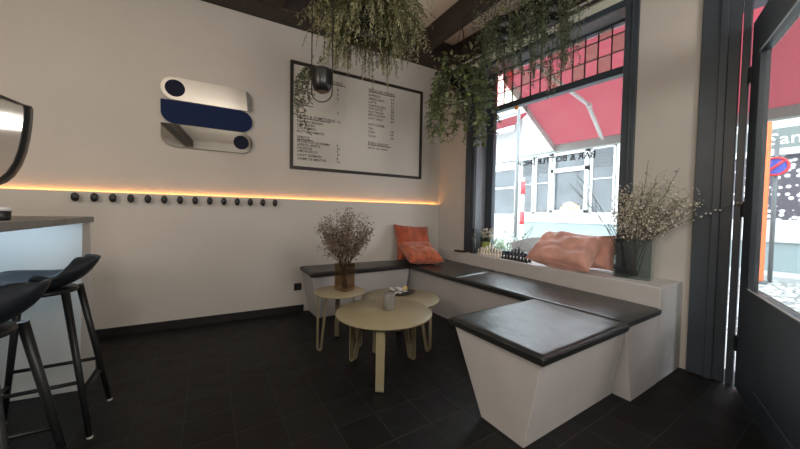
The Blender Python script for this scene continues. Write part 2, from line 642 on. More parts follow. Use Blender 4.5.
# ------------------------------------------------------------------ window
win = thing('window_1', 'tall dark framed shop window with a leaded top light above the ledge', 'window', (WX(1.95, 0.1), 1.95, OZ0), kind='structure')
f = MB()
# casing on the room side
wbox(f, OY1, 2.855, 0.642, 2.895, -0.022, 0.0)
wbox(f, 1.105, OY0, 0.642, 2.895, -0.022, 0.0)
wbox(f, 1.105, 2.855, OZ1 - 0.005, 2.895, -0.024, 0.0)
wbox(f, 1.135, 1.150, 0.642, 2.86, -0.034, -0.02)
wbox(f, OY1 + 0.04, OY1 + 0.055, 0.642, 2.86, -0.034, -0.02)
# sash bars at the glass
wbox(f, OY1 - 0.11, OY1, 0.642, OZ1, 0.17, 0.23)
wbox(f, OY0, OY0 + 0.075, 0.642, OZ1, 0.17, 0.23)
wbox(f, OY0, OY1, OZ1 - 0.03, OZ1 + 0.0, 0.17, 0.23)
wbox(f, OY0, OY1, 0.62, 0.69, 0.17, 0.23)
build('window_frame', f, FRAME, win, bevel=0.004)
f = MB()
wbox(f, OY1 - 0.012, OY1 + 0.0, 0.642, OZ1, 0.0, 0.17)
wbox(f, OY0, OY0 + 0.012, 0.642, OZ1, 0.0, 0.17)
wbox(f, OY0, OY1, OZ1 - 0.012, OZ1, 0.0, 0.17)
build('window_reveal', f, FRAMELIT, win)
f = MB()
wbox(f, OY0, OY1, 2.365, 2.43, 0.15, 0.235)
build('transom_bar', f, FRAME, win, bevel=0.004)
f = MB()
wbox(f, OY0 + 0.07, OY1 - 0.10, 0.68, 2.37, 0.198, 0.204)
build('window_pane', f, GLASS, win)
# leaded light
NV = 12
y0, y1 = OY0 + 0.075, OY1 - 0.11
zs = [2.43, 2.592, 2.748, OZ1 - 0.03]
ys = [y0 + (y1 - y0) * i / NV for i in range(NV + 1)]
f = MB()
for i in range(1, NV):
    wbox(f, ys[i] - 0.003, ys[i] + 0.003, zs[0], zs[3], 0.193, 0.209)
for z in zs[1:3]:
    wbox(f, y0, y1, z - 0.003, z + 0.003, 0.193, 0.209)
build('lead_came', f, LEAD, win)
f = MB()
pr = random.Random(3)
for i in range(NV):
    for j in range(3):
        f.mi = (1 if pr.random() < 0.5 else 2) if i > NV - 3 else (1 if (i + j) % 2 and pr.random() < 0.85 else 0)
        wbox(f, ys[i] + 0.001, ys[i + 1] - 0.001, zs[j], zs[j + 1], 0.198, 0.204)
build('leaded_pane', f, [GLASS, TINT, ROSE], win)
f = MB()
f.prism([(WX(OY0), OY0), (WX(OY0, 0.17), OY0), (WX(OY1, 0.17), OY1), (WX(OY1), OY1)], 0.60, 0.642)
build('window_sill', f, WHITEB, win)
text_mesh('window_lettering', [('BAR & BOTTLE SHOP', 0, 0, 0.086, 'LEFT')], INK, win,
          lambda u, v, n: Vector((WX(1.475 + u, 0.196 - n), 1.475 + u, 1.672 + v)), bold=0.0018)
rod = MB()
rod.tube([(WX(1.05, -0.05), 1.05, 2.985), (WX(2.9, -0.05), 2.9, 2.985)], 0.012)
rd = thing('curtain_rod', 'thin dark rod running above the window head', 'rod', (WX(1.95, -0.05), 1.95, 2.985))
build('rod', rod, CORD, rd)
for yy in (1.10, 2.85):
    k = MB()
    wbox(k, yy - 0.012, yy + 0.012, 2.97, 3.0, -0.05, 0.0)
    build('bracket', k, CORD, rd)

# ------------------------------------------------------------------ door: post, open leaf with tall pane
door = thing('door_1', 'dark entrance door standing open with a tall glass pane', 'door', (2.985, 0.545, 0), kind='structure')
f = MB()
wbox(f, 0.548, 0.735, 0, 2.95, -0.03, 0.0)
wbox(f, 0.600, 0.640, 0, 2.95, -0.05, -0.03)
wbox(f, 0.503, 0.540, 0, 2.9, -0.03, 0.0)
wbox(f, DY1 - 0.02, DY1, 0, DZ, 0.0, wt)
wbox(f, DY0, DY0 + 0.04, 0, DZ, -0.02, wt)
wbox(f, DY0, DY1, DZ - 0.05, DZ, -0.02, wt)
wbox(f, DY0 - 0.1, 0.548, DZ, 2.95, -0.03, 0.0)
build('door_frame', f, FRAME, door, bevel=0.004)
HP = Vector((2.935, 0.474, 0))
DD = Vector((-0.936, -0.352, 0)).normalized()
DN = Vector((DD.y, -DD.x, 0))
def leafbox(mb, s0, s1, z0, z1, n0=-0.022, n1=0.022):
    def q(s, n, z): return HP + DD * s + DN * n + Vector((0, 0, z))
    return mb.hexa([q(s0, n0, z0), q(s1, n0, z0), q(s1, n1, z0), q(s0, n1, z0), q(s0, n0, z1), q(s1, n0, z1), q(s1, n1, z1), q(s0, n1, z1)])
LW, LH = 1.25, 2.34
G0, G1, GZ0, GZ1 = 0.185, 1.10, 0.685, 2.10
f = MB()
leafbox(f, 0.015, G0, 0.015, LH)
leafbox(f, G1, LW, 0.015, LH)
leafbox(f, G0, G1, 0.015, GZ0)
leafbox(f, G0, G1, GZ1, LH)
leafbox(f, 0.12, LW - 0.1, 0.14, 0.155, -0.027, 0.027)
lf = build('door_leaf', f, FRAME, door, bevel=0.003)
f = MB()
leafbox(f, G0, G1, GZ0 - 0.004, GZ0 + 0.003, -0.026, -0.020)
leafbox(f, G0, G1, GZ0 - 0.004, GZ0 + 0.003, 0.020, 0.026)
leafbox(f, G0, G1, GZ1 - 0.003, GZ1 + 0.004, -0.026, -0.020)
leafbox(f, G0, G1, GZ1 - 0.003, GZ1 + 0.004, 0.020, 0.026)
build('glazing_bead', f, FACW, lf)
f = MB()
leafbox(f, G0, G1, GZ0, GZ1, -0.003, 0.003)
build('door_pane', f, DGLASS, lf)
for z in (0.30, 1.17, 2.02):
    f = MB()
    leafbox(f, -0.015, 0.03, z - 0.05, z + 0.05, -0.03, 0.03)
    f.tube([HP + Vector((0, 0, z - 0.055)), HP + Vector((0, 0, z + 0.055))], 0.013, 10)
    build('hinge', f, BLACKP, door)

# ------------------------------------------------------------------ outside: street, facades, awning
g = MB()
g.prism([(WX(20, wt) - 0.01, 22), (WX(-14, wt) + 0.0, -14), (16, -14), (16, 22)], -0.3, -0.15)
o = struct('street', g, COBBLE, label='cobbled street in front of the cafe')
g = MB()
g.prism([(3.25, -10), (4.6, -10), (4.6, 18), (3.25, 18)], -0.15, -0.06)
struct('pavement', g, PAVE, label='pavement strip along the cafe front')
g = MB()
g.prism([(9.9, -10), (11.0, -10), (11.0, 20), (9.9, 20)], -0.15, -0.05)
struct('pavement', g, PAVE, label='pavement strip along the white shops across the street')

FX = 11.0
def fbox(mb, y0, y1, z0, z1, d0=0.0, d1=0.05):
    """block on the facade across the street, d = how far it stands out towards us"""
    return mb.box((FX - d1, y0, z0), (FX - d0, y1, z1))
shop = thing('shop_building', 'white shop building across the street behind the cafe window', 'building', (FX, 7.2, -0.05))
f = MB()
f.box((FX, 3.3, -0.1), (FX + 4, 8.15, 4.3))
build('wall', f, FAC, shop)
f = MB()
fbox(f, 3.3, 8.15, -0.1, 0.90, 0, 0.06)
build('plinth', f, FACB, shop)
f = MB()
fbox(f, 3.3, 8.15, 0.90, 1.22, 0, 0.10)
build('sill_band', f, FACW, shop)
f = MB()
fbox(f, 3.3, 8.15, 3.55, 3.75, 0, 0.25)
build('cornice', f, FACW, shop)
def shop_window(y0, y1, z0, z1, louvre=True, sash=False):
    fr = MB()
    t = 0.10 if sash else 0.06
    d = 0.16 if sash else 0.08
    fbox(fr, y0, y1, z0, z0 + t, 0, d)
    fbox(fr, y0, y1, z1 - t, z1, 0, d)
    fbox(fr, y0, y0 + t, z0, z1, 0, d)
    fbox(fr, y1 - t, y1, z0, z1, 0, d)
    if sash:
        fbox(fr, y0, y1, z1 - 0.72, z1 - 0.58, 0, d)
        fbox(fr, y0 - 0.08, y1 + 0.08, z0 - 0.06, z0, 0, d + 0.1)
    else:
        fbox(fr, y0, y1, (z0 + z1) / 2 + 0.05, (z0 + z1) / 2 + 0.08, 0, d)
    fo = build('window_frame', fr, FACW, shop)
    pa = MB()
    fbox(pa, y0 + t, y1 - t, z0 + t, z1 - t, 0, 0.03)
    build('window_pane', pa, SHOPG, fo)
    if louvre:
        lo = MB()
        n = 9
        for i in range(n):
            z = z1 - t - 0.62 + i * 0.068
            lo.hexa([(FX - 0.07, y0 + t, z), (FX - 0.03, y0 + t, z + 0.05), (FX - 0.03, y1 - t, z + 0.05), (FX - 0.07, y1 - t, z),
                     (FX - 0.07, y0 + t, z + 0.012), (FX - 0.03, y0 + t, z + 0.062), (FX - 0.03, y1 - t, z + 0.062), (FX - 0.07, y1 - t, z + 0.012)])
        build('louvre', lo, LOUV, fo)
    if sash:
        st = MB()
        rr = random.Random(5)
        for i in range(7):
            yy = y0 + 0.25 + 0.1 * i
            hh = 0.16 + 0.10 * math.sin(i * 0.5)
            fbox(st, yy, yy + 0.09, z0 + t, z0 + t + hh * (0.7 + 0.5 * rr.random()), 0.031, 0.10)
        build('window_display', st, STONE, fo)
shop_window(5.42, 6.72, 1.26, 3.45, False, True)
for a, b_ in ((4.62, 5.36), (3.6, 4.30), (6.80, 7.42), (7.50, 8.05)):
    shop_window(a, b_, 1.22, 3.45)
f = MB()
fbox(f, 4.36, 4.56, 0.9, 3.55, 0, 0.14)
build('pilaster', f, FACW, shop)

shop2 = thing('shop_building', 'pale shop front seen through the door glass with a dotted display window', 'building', (FX, 0, -0.05))
f = MB()
f.box((FX, -6, -0.1), (FX + 4, 3.25, 6.2))
build('wall', f, FAC, shop2)
f = MB()
fbox(f, -6, 3.25, -0.1, 0.62, 0, 0.06)
build('plinth', f, FACB, shop2)
f = MB()
fbox(f, -6, 3.25, 0.62, 1.12, 0, 0.12)
build('sill_band', f, FACW, shop2)
f = MB()
fbox(f, -5.8, 3.0, 1.12, 2.58, 0, 0.03)
dsp = build('window_pane', f, DOTD, shop2)
f = MB()
fbox(f, -6, 3.25, 2.58, 2.72, 0, 0.2)
build('cornice', f, FACW, shop2)
f = MB()
fbox(f, -6, 3.1, 2.74, 3.2, 0, 0.05)
fas = build('fascia', f, SIGNB, shop2)
text_mesh('fascia_lettering', [('Sanobi', 0, 0, 0.36, 'LEFT')], SIGNT, fas,
          lambda u, v, n: Vector((FX - 0.055 - n, 1.52 - u, 2.84 + v)))

house = thing('shop_building', 'further pale house with a small red awning left of the grey lamp post', 'building', (11.05, 10.5, -0.05))
f = MB()
f.box((11.05, 8.16, -0.1), (15, 18, 6.0))
build('wall', f, FAC, house)
for y_ in (8.4, 10.1, 11.8, 13.5):
    f = MB()
    f.box((11.0, y_, 1.2), (11.05, y_ + 1.3, 3.1))
    fo = build('window_pane', f, SHOPG, house)
    f = MB()
    for a_, b_ in (((10.97, y_ - 0.06, 1.1), (11.05, y_ + 1.36, 1.2)), ((10.97, y_ - 0.06, 3.1), (11.05, y_ + 1.36, 3.2)), ((10.97, y_ - 0.06, 1.2), (11.05, y_, 3.1)), ((10.97, y_ + 1.3, 1.2), (11.05, y_ + 1.36, 3.1)), ((10.98, y_, 2.3), (11.0, y_ + 1.3, 2.36))):
        f.box(a_, b_)
    build('window_frame', f, FACW, fo)
f = MB()
f.hexa([(10.0, 7.75, 4.62), (11.04, 7.75, 5.35), (11.04, 10.6, 5.35), (10.0, 10.6, 4.62), (10.0, 7.75, 4.65), (11.04, 7.75, 5.38), (11.04, 10.6, 5.38), (10.0, 10.6, 4.65)])
aw2 = build('awning', f, REDFAB, house)
f = MB()
pts_ = [(10.0, 7.75, 4.63)]
bot_ = []
for i in range(60):
    yy = 7.75 + 2.85 * i / 59
    bot_.append((10.0, yy, 4.38 + 0.09 * abs(math.cos(PI * i / 4))))
f.loft([[(10.0, q[1], 4.63) for q in bot_], bot_], cap=False, closed=False, smooth=False)
build('valance', f, FACW, aw2)

# own red awning above the window and door
awn = thing('awning', 'red folding-arm awning spread outside above the cafe window', 'awning', (3.5, 1.0, 2.1))
AY0, AY1 = -2.6, 2.62
ao0, ao1, az0, az1 = 0.34, 1.52, 2.98, 2.155
f = MB()
NN = 10
for i in range(NN):
    t0, t1 = i / NN, (i + 1) / NN
    def P_(t, y): return (WX(y, ao0 + (ao1 - ao0) * t), y, az0 + (az1 - az0) * t - 0.05 * math.sin(PI * t))
    f.add([P_(t0, AY0), P_(t0, AY1), P_(t1, AY1), P_(t1, AY0)], [(0, 1, 2, 3)], True)
build('canopy', f, REDFAB, awn)
f = MB()
wbox(f, AY0, AY1, 2.045, 2.155, ao1 - 0.03, ao1 + 0.06)
build('front_bar', f, AWNM, awn, bevel=0.01)
f = MB()
wbox(f, AY0, AY1 + 0.05, 2.93, 3.10, wt, ao0 + 0.05)
build('cassette', f, CASS, awn, bevel=0.02)
f = MB()
wbox(f, AY0, AY1 + 0.05, 2.905, 2.93, ao0 + 0.02, ao0 + 0.05)
build('cassette_edge', f, FACW, awn)
for (ya, yb, yc) in ((2.22, 1.93, 2.0), (-1.6, -1.3, -1.4)):
    f = MB()
    a = Vector((WX(ya, 0.35), ya, 2.86))
    e_ = Vector((WX(yb, 0.98), yb, 2.44))
    c_ = Vector((WX(yc, 1.5), yc, 2.13))
    f.tube([a, e_], 0.022, 8)
    f.ball(e_, 0.034, 10)
    f.tube([e_, c_], 0.02, 8)
    f.tube([e_ + Vector((0, 0.03, 0.01)), c_ + Vector((0, 0.03, 0.01))], 0.007, 6)
    build('folding_arm', f, AWNW, awn)
# white side strip with dark letters on the canopy's left edge
f = MB()
f.hexa([P + Vector(q) for P, q in [(Vector((WX(AY1, ao0), AY1, az0)), (0, 0, -0.17)), (Vector((WX(AY1, ao1), AY1, az1)), (0, 0, -0.11)),
                                   (Vector((WX(AY1, ao1), AY1 + 0.01, az1)), (0, 0, -0.11)), (Vector((WX(AY1, ao0), AY1 + 0.01, az0)), (0, 0, -0.17)),
                                   (Vector((WX(AY1, ao0), AY1, az0)), (0, 0, 0)), (Vector((WX(AY1, ao1), AY1, az1)), (0, 0, 0)),
                                   (Vector((WX(AY1, ao1), AY1 + 0.01, az1)), (0, 0, 0)), (Vector((WX(AY1, ao0), AY1 + 0.01, az0)), (0, 0, 0))]])
vs = build('side_valance', f, FACW, awn)
sl = (az1 - az0) / (ao1 - ao0)
text_mesh('valance_lettering', [('Pils', 0, 0, 0.15, 'LEFT')], INK, vs,
          lambda u, v, n: Vector((WX(AY1, ao0 + 0.30 + u), AY1 - 0.004 - n, az0 + sl * (0.30 + u) - 0.135 + v)), bold=0.002)

# poles and signs
p = thing('lamp_post', 'slim grey lamp post at the kerb left of the striped pole', 'lamp post', (7.6, 5.75, -0.15))
f = MB()
f.tube([(7.6, 5.75, -0.15), (7.6, 5.75, 0.5)], 0.07, 10)
f.tube([(7.6, 5.75, 0.5), (7.6, 5.75, 4.2)], 0.045, 10)
build('pole', f, GALV, p)
for z_ in (4.1, 2.72):
    f = MB()
    f.tube([(7.6, 5.75, z_), (7.55, 6.9, z_ + 0.02)], 0.022, 8)
    build('arm', f, GALV, p)
p = thing('striped_pole', 'red and white striped pole standing on the street beside the lamp post', 'pole', (6.2, 4.52, -0.15))
f = MB()
f.tube([(6.2, 4.52, -0.15), (6.2, 4.52, 2.0)], 0.035, 10)
build('pole', f, WHITEP, p)
for z0_, z1_ in ((1.62, 1.92), (0.92, 1.22), (0.22, 0.52)):
    f = MB()
    f.tube([(6.2, 4.52, z0_), (6.2, 4.52, z1_)], 0.052, 12)
    build('red_band', f, REDP, p)
p = thing('banner_post', 'orange upright banner post on the cobbles seen through the door glass', 'post', (9.3, 1.36, -0.15))
f = MB()
f.box((9.25, 1.25, -0.1), (9.37, 1.47, 3.05))
build('banner', f, ORP, p, bevel=0.03)
f = MB()
f.box((9.18, 1.2, -0.15), (9.44, 1.52, -0.1))
build('foot_plate', f, GALV, p)
p = thing('traffic_sign', 'round blue and red no-parking sign on a grey post', 'traffic sign', (9.7, 1.22, -0.15))
f = MB()
f.tube([(9.7, 1.22, -0.15), (9.7, 1.22, 2.75)], 0.035, 10)
build('post', f, GALV, p)
f = MB()
f.lathe([(0.001, 9.65), (0.19, 9.65), (0.19, 9.63), (0.001, 9.63)], (0, 1.22, 2.19), 28, 'x', smooth=False)
dsc = build('sign_disc', f, BLUES, p)
f = MB()
rg = []
for i in range(29):
    a = 2 * PI * i / 28
    rg.append((9.625, 1.22 + 0.17 * math.cos(a), 2.19 + 0.17 * math.sin(a)))
f.tube(rg, 0.022, 6)
f.tube([(9.625, 1.22 - 0.11, 2.19 + 0.11), (9.625, 1.22 + 0.11, 2.19 - 0.11)], 0.025, 6)
build('red_ring', f, REDP, dsc)
# outdoor chair and planter
ch = thing('outdoor_chair', 'grey woven chair on the pavement outside the window', 'chair', (3.85, 2.72, -0.06))
f = MB()
for i in range(5):
    pass
rings = []
for i in range(9):
    a = R(-75 + 150 * i / 8)
    rr_ = 0.29
    x_, y_ = 3.85 + rr_ * math.cos(a) * 0.9, 2.72 + rr_ * math.sin(a)
    h = 0.80 - 0.10 * abs(math.sin(a)) ** 2
    rings.append([(x_, y_, 0.38), (x_ + 0.025 * math.cos(a), y_ + 0.025 * math.sin(a), 0.38),
                  (x_ + 0.05 * math.cos(a), y_ + 0.05 * math.sin(a), h), (x_ + 0.02 * math.cos(a), y_ + 0.02 * math.sin(a), h)])
f.loft(rings, smooth=True)
build('backrest', f, WICK, ch)
f = MB()
f.lathe([(0.001, 0.36), (0.27, 0.36), (0.28, 0.39), (0.27, 0.41), (0.001, 0.41)], (3.85, 2.72, 0), 24)
build('seat', f, WICK, ch)
for sx in (-1, 1):
    for sy in (-1, 1):
        f = MB()
        f.tube([(3.85 + sx * 0.18, 2.72 + sy * 0.18, 0.37), (3.85 + sx * 0.22, 2.72 + sy * 0.22, -0.06)], 0.014, 8)
        build('leg', f, GALV, ch)
pl = thing('outdoor_planter', 'low grey planter with green leaves on the pavement outside', 'plant', (4.15, 3.5, -0.06))
f = MB()
f.box((3.95, 3.15, -0.06), (4.35, 3.9, 0.36))
build('planter', f, GALV, pl, bevel=0.01)
f = MB()
fs = MB()
rr = random.Random(21)
for i in range(70):
    bx, by = rr.uniform(3.98, 4.32), rr.uniform(3.18, 3.87)
    tip = Vector((bx + rr.uniform(-0.2, 0.2), by + rr.uniform(-0.25, 0.25), rr.uniform(0.5, 0.72)))
    if i % 9 == 0:
        tip.z += 0.28
        tip.y -= 0.25
    fs.tube([(bx, by, 0.34), tip], 0.004, 4)
    for j in range(9):
        t = 0.3 + 0.7 * j / 8
        q = Vector((bx, by, 0.34)).lerp(tip, t)
        f.leaf(q, (rr.uniform(-1, 1), rr.uniform(-1, 1), rr.uniform(-0.2, 0.8)), (0, 0, 1), 0.07, 0.035)
build('foliage', f, LEAFO, pl)
build('stem', fs, STEMG, pl)

# ------------------------------------------------------------------ light strip on the wall ledge
led = thing('light_strip', 'warm orange light strip along the ledge of the back wall', 'light', (0.5, BY(0.5, 0.012), 1.225))
f = MB()
bbox_(f, XL + 0.1, CXc - 0.03, 1.226, 1.230, 0.006, 0.020)
build('channel', f, LEDCH, led)
f = MB()
bbox_(f, XL + 0.1, CXc - 0.03, 1.2305, 1.236, 0.008, 0.018)
build('light_tape', f, LEDM, led)

# ------------------------------------------------------------------ coat knobs
def nth(i, n=14):
    W_ = ['first', 'second', 'third', 'fourth', 'fifth', 'sixth', 'seventh', 'eighth', 'ninth', 'tenth', 'eleventh', 'twelfth', 'thirteenth', 'fourteenth']
    return W_[i]
root = None
for i in range(14):
    x = -0.918 + 1.512 * i / 13
    lab = 'small dark round coat knob below the light strip, %s from the bar end' % nth(i)
    loc = (x, BY(x, 0.03), 1.198)
    if root is None:
        root = thing('coat_knob', lab, 'hook', loc, 'coat knobs in a row on the back wall')
        f = MB()
        f.lathe([(0.001, 0.0), (0.012, 0.0), (0.010, -0.02), (0.009, -0.03)], loc, 16, 'y')
        build('stem', f, BLACKP, root)
        f = MB()
        f.lathe([(0.001, -0.022), (0.018, -0.023), (0.023, -0.030), (0.023, -0.048), (0.019, -0.054), (0.001, -0.055)], loc, 20, 'y')
        f.v = [(a_, b_, 1.198 + (c_ - 1.198) * 1.6) for a_, b_, c_ in f.v]
        build('knob', f, BLACKP, root)
        tag(root, lab)
    else:
        dup(root, loc, 0, lab)

# socket
so = thing('wall_socket', 'black square wall socket low on the back wall beside the bench', 'socket', (0.837, BY(0.837, 0.03), 0.281))
f = MB()
bbox_(f, 0.797, 0.877, 0.241, 0.321, 0.03, 0.042)
cv = build('cover_plate', f, BLACKP, so, bevel=0.004)
f = MB()
f.lathe([(0.020, -0.0), (0.022, -0.003), (0.024, -0.0)], (0.837, BY(0.837, 0.042), 0.281), 20, 'y', cap=False)
build('socket_well', f, CORD, so)

# ------------------------------------------------------------------ mirror wall piece
art = thing('wall_mirror', 'wall piece of two mirror panels with a deep blue panel between', 'mirror', (0.01, BY(0.01), 1.69))
def panel(name, x0, x1, z0, z1, rad, m, off0=0.012, off1=0.03):
    """rad: bl, br, tr, tl corner radii"""
    pts = []
    for (cx_, cz_, a0, r_) in ((x0, z0, 180, rad[0]), (x1, z0, 270, rad[1]), (x1, z1, 0, rad[2]), (x0, z1, 90, rad[3])):
        sx = 1 if cx_ == x0 else -1
        sz = 1 if cz_ == z0 else -1
        if r_ < 1e-4:
            pts.append((cx_, cz_))
            continue
        for i in range(13):
            a = R(a0 + 90 * i / 12)
            pts.append((cx_ + sx * r_ + r_ * math.cos(a), cz_ + sz * r_ + r_ * math.sin(a)))
    f_ = MB()
    f_.loft([[(x, BY(x, off0), z) for x, z in pts], [(x, BY(x, off1), z) for x, z in pts]], smooth=False)
    return build(name, f_, m, art)
def disc(parent, x, z, r_, m):
    f_ = MB()
    n = 36
    f_.loft([[(x + r_ * math.cos(2 * PI * i / n), BY(x + r_ * math.cos(2 * PI * i / n), o), z + r_ * math.sin(2 * PI * i / n)) for i in range(n)] for o in (0.029, 0.033)], smooth=False)
    return build('disc', f_, m, parent)
h = 0.205
a = panel('mirror_panel', -0.362, 0.384, 2.118, 2.322, (0.1, 0, 0.1, 0.1), MIRROR)
disc(a, -0.255, 2.222, 0.076, NAVY)
panel('blue_panel', -0.362, 0.384, 1.905, 2.110, (0.1, 0.102, 0.102, 0), BLUEP)
a = panel('mirror_panel', -0.362, 0.384, 1.692, 1.897, (0.1, 0.102, 0.102, 0), MIRROR)
disc(a, 0.282, 1.795, 0.068, NAVY)

# ------------------------------------------------------------------ menu board
mx0, mx1, mz0, mz1 = 0.752, 2.435, 1.580, 2.742
menu = thing('menu_board', 'large dark framed menu board on the back wall with printed price lists', 'sign', (1.59, BY(1.59), mz0))
f = MB()
t = 0.032
bbox_(f, mx0, mx0 + t, mz0, mz1, 0.0, 0.022)
bbox_(f, mx1 - t, mx1, mz0, mz1, 0.0, 0.022)
bbox_(f, mx0 + t, mx1 - t, mz0, mz0 + t, 0.0, 0.022)
bbox_(f, mx0 + t, mx1 - t, mz1 - t, mz1, 0.0, 0.022)
build('frame', f, MENUFR, menu)
f = MB()
bbox_(f, mx0 + t, mx1 - t, mz0 + t, mz1 - t, 0.0, 0.006)
bd = build('board', f, MENUBG, menu)
def wall_text(x_, z_, n_): return Vector((x_, BY(x_, 0.0062 + n_), z_))
hs, its = 0.044, 0.037
left = [('LONGDRINKS & SPECIALS', 2.611, 1), ('BAILEYS', 2.536, 0), ('GIN TONIC', 2.482, 0), ('CUBA LIBRE', 2.428, 0),
        ('BEERS', 2.31, 1), ('PILS', 2.271, 0), ('SOFTS & SOMETHING', 2.169, 1), ('ENGLISH BREAKF.', 2.115, 0), ('LEMONADE', 2.08, 0),
        ('COLA ZERO', 2.042, 0), ('BOTTLE TOMATO', 2.003, 0), ('SPRITZ.', 1.934, 1), ('PROSECCO DI PARMA', 1.892, 0), ('APEROL SPRITZ', 1.857, 0),
        ('NEGRONI', 1.822, 0), ('LIMONCELLO', 1.789, 0), ('SAINT GERMAIN', 1.745, 0), ('CREME DE MENTHE', 1.705, 0)]
right = [('REGULAR DRINKS', 2.62, 1), ('ESPRESSO', 2.56, 0), ('AMERICANO', 2.517, 0), ('LATTE', 2.477, 0), ('CAPPUCCINO', 2.436, 0), ('OAT LATTE', 2.40, 0),
         ('FLAT WHITE', 2.36, 0), ('MOCCACINO', 2.323, 0), ('HOT CHOC', 2.28, 0), ('NOT COFFEE', 2.205, 0), ('TEA', 2.155, 0), ('CHAI', 2.115, 0), ('COLA', 2.068, 0),
         ('EVEN SNACKS', 1.975, 1)]
PL = dict(zip((2.536, 2.482, 2.428, 2.271, 2.169, 1.892, 1.857, 1.822, 1.789, 1.745, 1.705), ('8', '9', '9', '4', '3.5', '9', '10', '9', '10', '8', '7.5')))
PR = dict(zip((2.56, 2.517, 2.477, 2.436, 2.40, 2.36, 2.323, 2.28, 2.155, 2.115, 2.068), ('2.8', '3.0', '3.2', '3.5', '3.8', '3.5', '4.0', '4.0', '2.8', '3.8', '3.0')))
for rows, x_, xp_, pd_ in ((left, 0.825, 1.27, PL), (right, 1.662, 1.965, PR)):
    for t_, z_, h_ in rows:
        text_mesh('menu_line', [(t_, x_, z_ - 0.018, hs if h_ else its, 'LEFT')], INK, bd, wall_text)
        if z_ in pd_:
            text_mesh('menu_price', [(pd_[z_], xp_, z_ - 0.018, its, 'LEFT')], INK, bd, wall_text)
text_mesh('menu_line', [('ask for our sweets', 1.66, 1.905, 0.036, 'LEFT')], INK, bd, wall_text)
for xa, xb, zz in ((0.825, 1.37, 2.585), (0.825, 1.0, 2.285), (0.825, 1.20, 2.143), (0.825, 1.0, 1.908), (1.662, 2.03, 2.594), (1.662, 1.975, 1.95)):
    f = MB()
    bbox_(f, xa, xb, zz - 0.005, zz + 0.003, 0.006, 0.0075)
    build('menu_underline', f, INK, bd)

# ------------------------------------------------------------------ bench, ledge and seat pads
SZ, CT = 0.511, 0.047
zb = SZ - CT
b = thing('bench', 'long white bench base under the window with a slanting front', 'bench', (2.4, 2.0, 0))
ye = E0
yk = 2.985
f = MB()
yw_ = BY(2.6, 0.035)
xk = min(LX(yw_) - 0.025, WX(yw_) - 0.03)
f.hexa([(2.143, ye, 0), (LX(ye) - 0.003, ye, 0), (xk, yw_, 0), (2.143, yw_, 0),
        (2.035, ye, zb), (LX(ye) - 0.003, ye, zb), (xk, yw_, zb), (2.035, yw_, zb)])
build('base', f, WHITEB, b, bevel=0.003)
b2 = thing('bench', 'white bench base along the back wall below the menu', 'bench', (1.4, 3.25, 0))
f = MB()
xa0, xa1 = 0.965, 0.872
f.hexa([(xa0, 3.125, 0), (2.03, 3.125, 0), (2.03, BY(2.03, 0.032), 0), (xa0 - 0.01, BY(xa0, 0.032), 0),
        (xa1, 2.995, zb), (2.03, 2.995, zb), (2.03, BY(2.03, 0.032), zb), (xa1, BY(xa1, 0.032), zb)])
build('base', f, WHITEB, b2, bevel=0.003)
b3 = thing('bench', 'white tapered box bench jutting out at the near end of the window bench', 'bench', (1.6, 1.0, 0))
f = MB()
f.hexa([(1.262, 0.875, 0), (2.13, 0.875, 0), (2.13, 1.138, 0), (1.262, 1.138, 0),
        (1.222, 0.772, zb), (2.028, 0.772, zb), (2.028, 1.315, zb), (1.215, 1.315, zb)])
build('base', f, WHITEB, b3, bevel=0.003)
ledge = thing('window_ledge', 'white ledge behind the window seat carrying pillows and vases', 'ledge', (2.75, 2.0, 0))
f = MB()
yL = BY(2.7, 0.033)
f.prism([(LX(ye) + 0.002, ye), (WX(ye) - 0.002, ye), (WX(yL) - 0.002, yL), (LX(yL) - 0.02, yL)], 0.0, 0.642)
build('ledge_block', f, WHITEB, ledge, bevel=0.006)

def pad(label, poly, bulge=0.003):
    cx_ = sum(q[0] for q in poly) / len(poly)
    cy_ = sum(q[1] for q in poly) / len(poly)
    t_ = thing('seat_pad', label, 'cushion', (cx_, cy_, zb), 'black leather seat pads on the benches')
    f_ = MB()
    N = 14
    a_, b__, c__, d__ = [Vector((*q, 0)) for q in poly]
    def P2(u, v):
        q = a_.lerp(b__, u).lerp(d__.lerp(c__, u), v)
        e1 = min(u, 1 - u, v, 1 - v)
        zt = SZ - 0.010 * max(0, 1 - e1 / 0.022) ** 2 + bulge * (16 * u * (1 - u) * v * (1 - v)) * 0.4
        zt += 0.0025 * noise.noise(Vector((q.x * 9, q.y * 9, 3)))
        return Vector((q.x, q.y, zt))
    us = [0, 0.012, 0.03, 0.06] + [0.06 + 0.88 * i / N for i in range(1, N)] + [0.94, 0.97, 0.988, 1]
    n = len(us)
    vs_ = [P2(u, v) for v in us for u in us]
    fs_ = [(j * n + i, j * n + i + 1, (j + 1) * n + i + 1, (j + 1) * n + i) for j in range(n - 1) for i in range(n - 1)]
    f_.add(vs_, fs_, True)
    per = [j for j in range(n)] + [j * n + n - 1 for j in range(1, n)] + [(n - 1) * n + j for j in range(n - 2, -1, -1)] + [j * n for j in range(n - 2, 0, -1)]
    top = [vs_[j] for j in per]
    bot = [Vector((q.x, q.y, zb + 0.001)) for q in top]
    f_.loft([bot, [q.lerp(w_, 0.5) + (Vector((q.x - cx_, q.y - cy_, 0)).normalized() * 0.008) for q, w_ in zip(bot, top)], top], cap=False, smooth=True)
    f_.add(bot, [tuple(range(len(bot)))])
    build('pad', f_, LEATHER, t_)
    pp = MB()
    ring = [q.lerp(w_, 0.80) + Vector((q.x - cx_, q.y - cy_, 0)).normalized() * 0.004 for q, w_ in zip(bot, top)]
    pp.tube(ring + ring[:2], 0.0055, 6)
    build('piping', pp, SEAM, t_)
    return t_
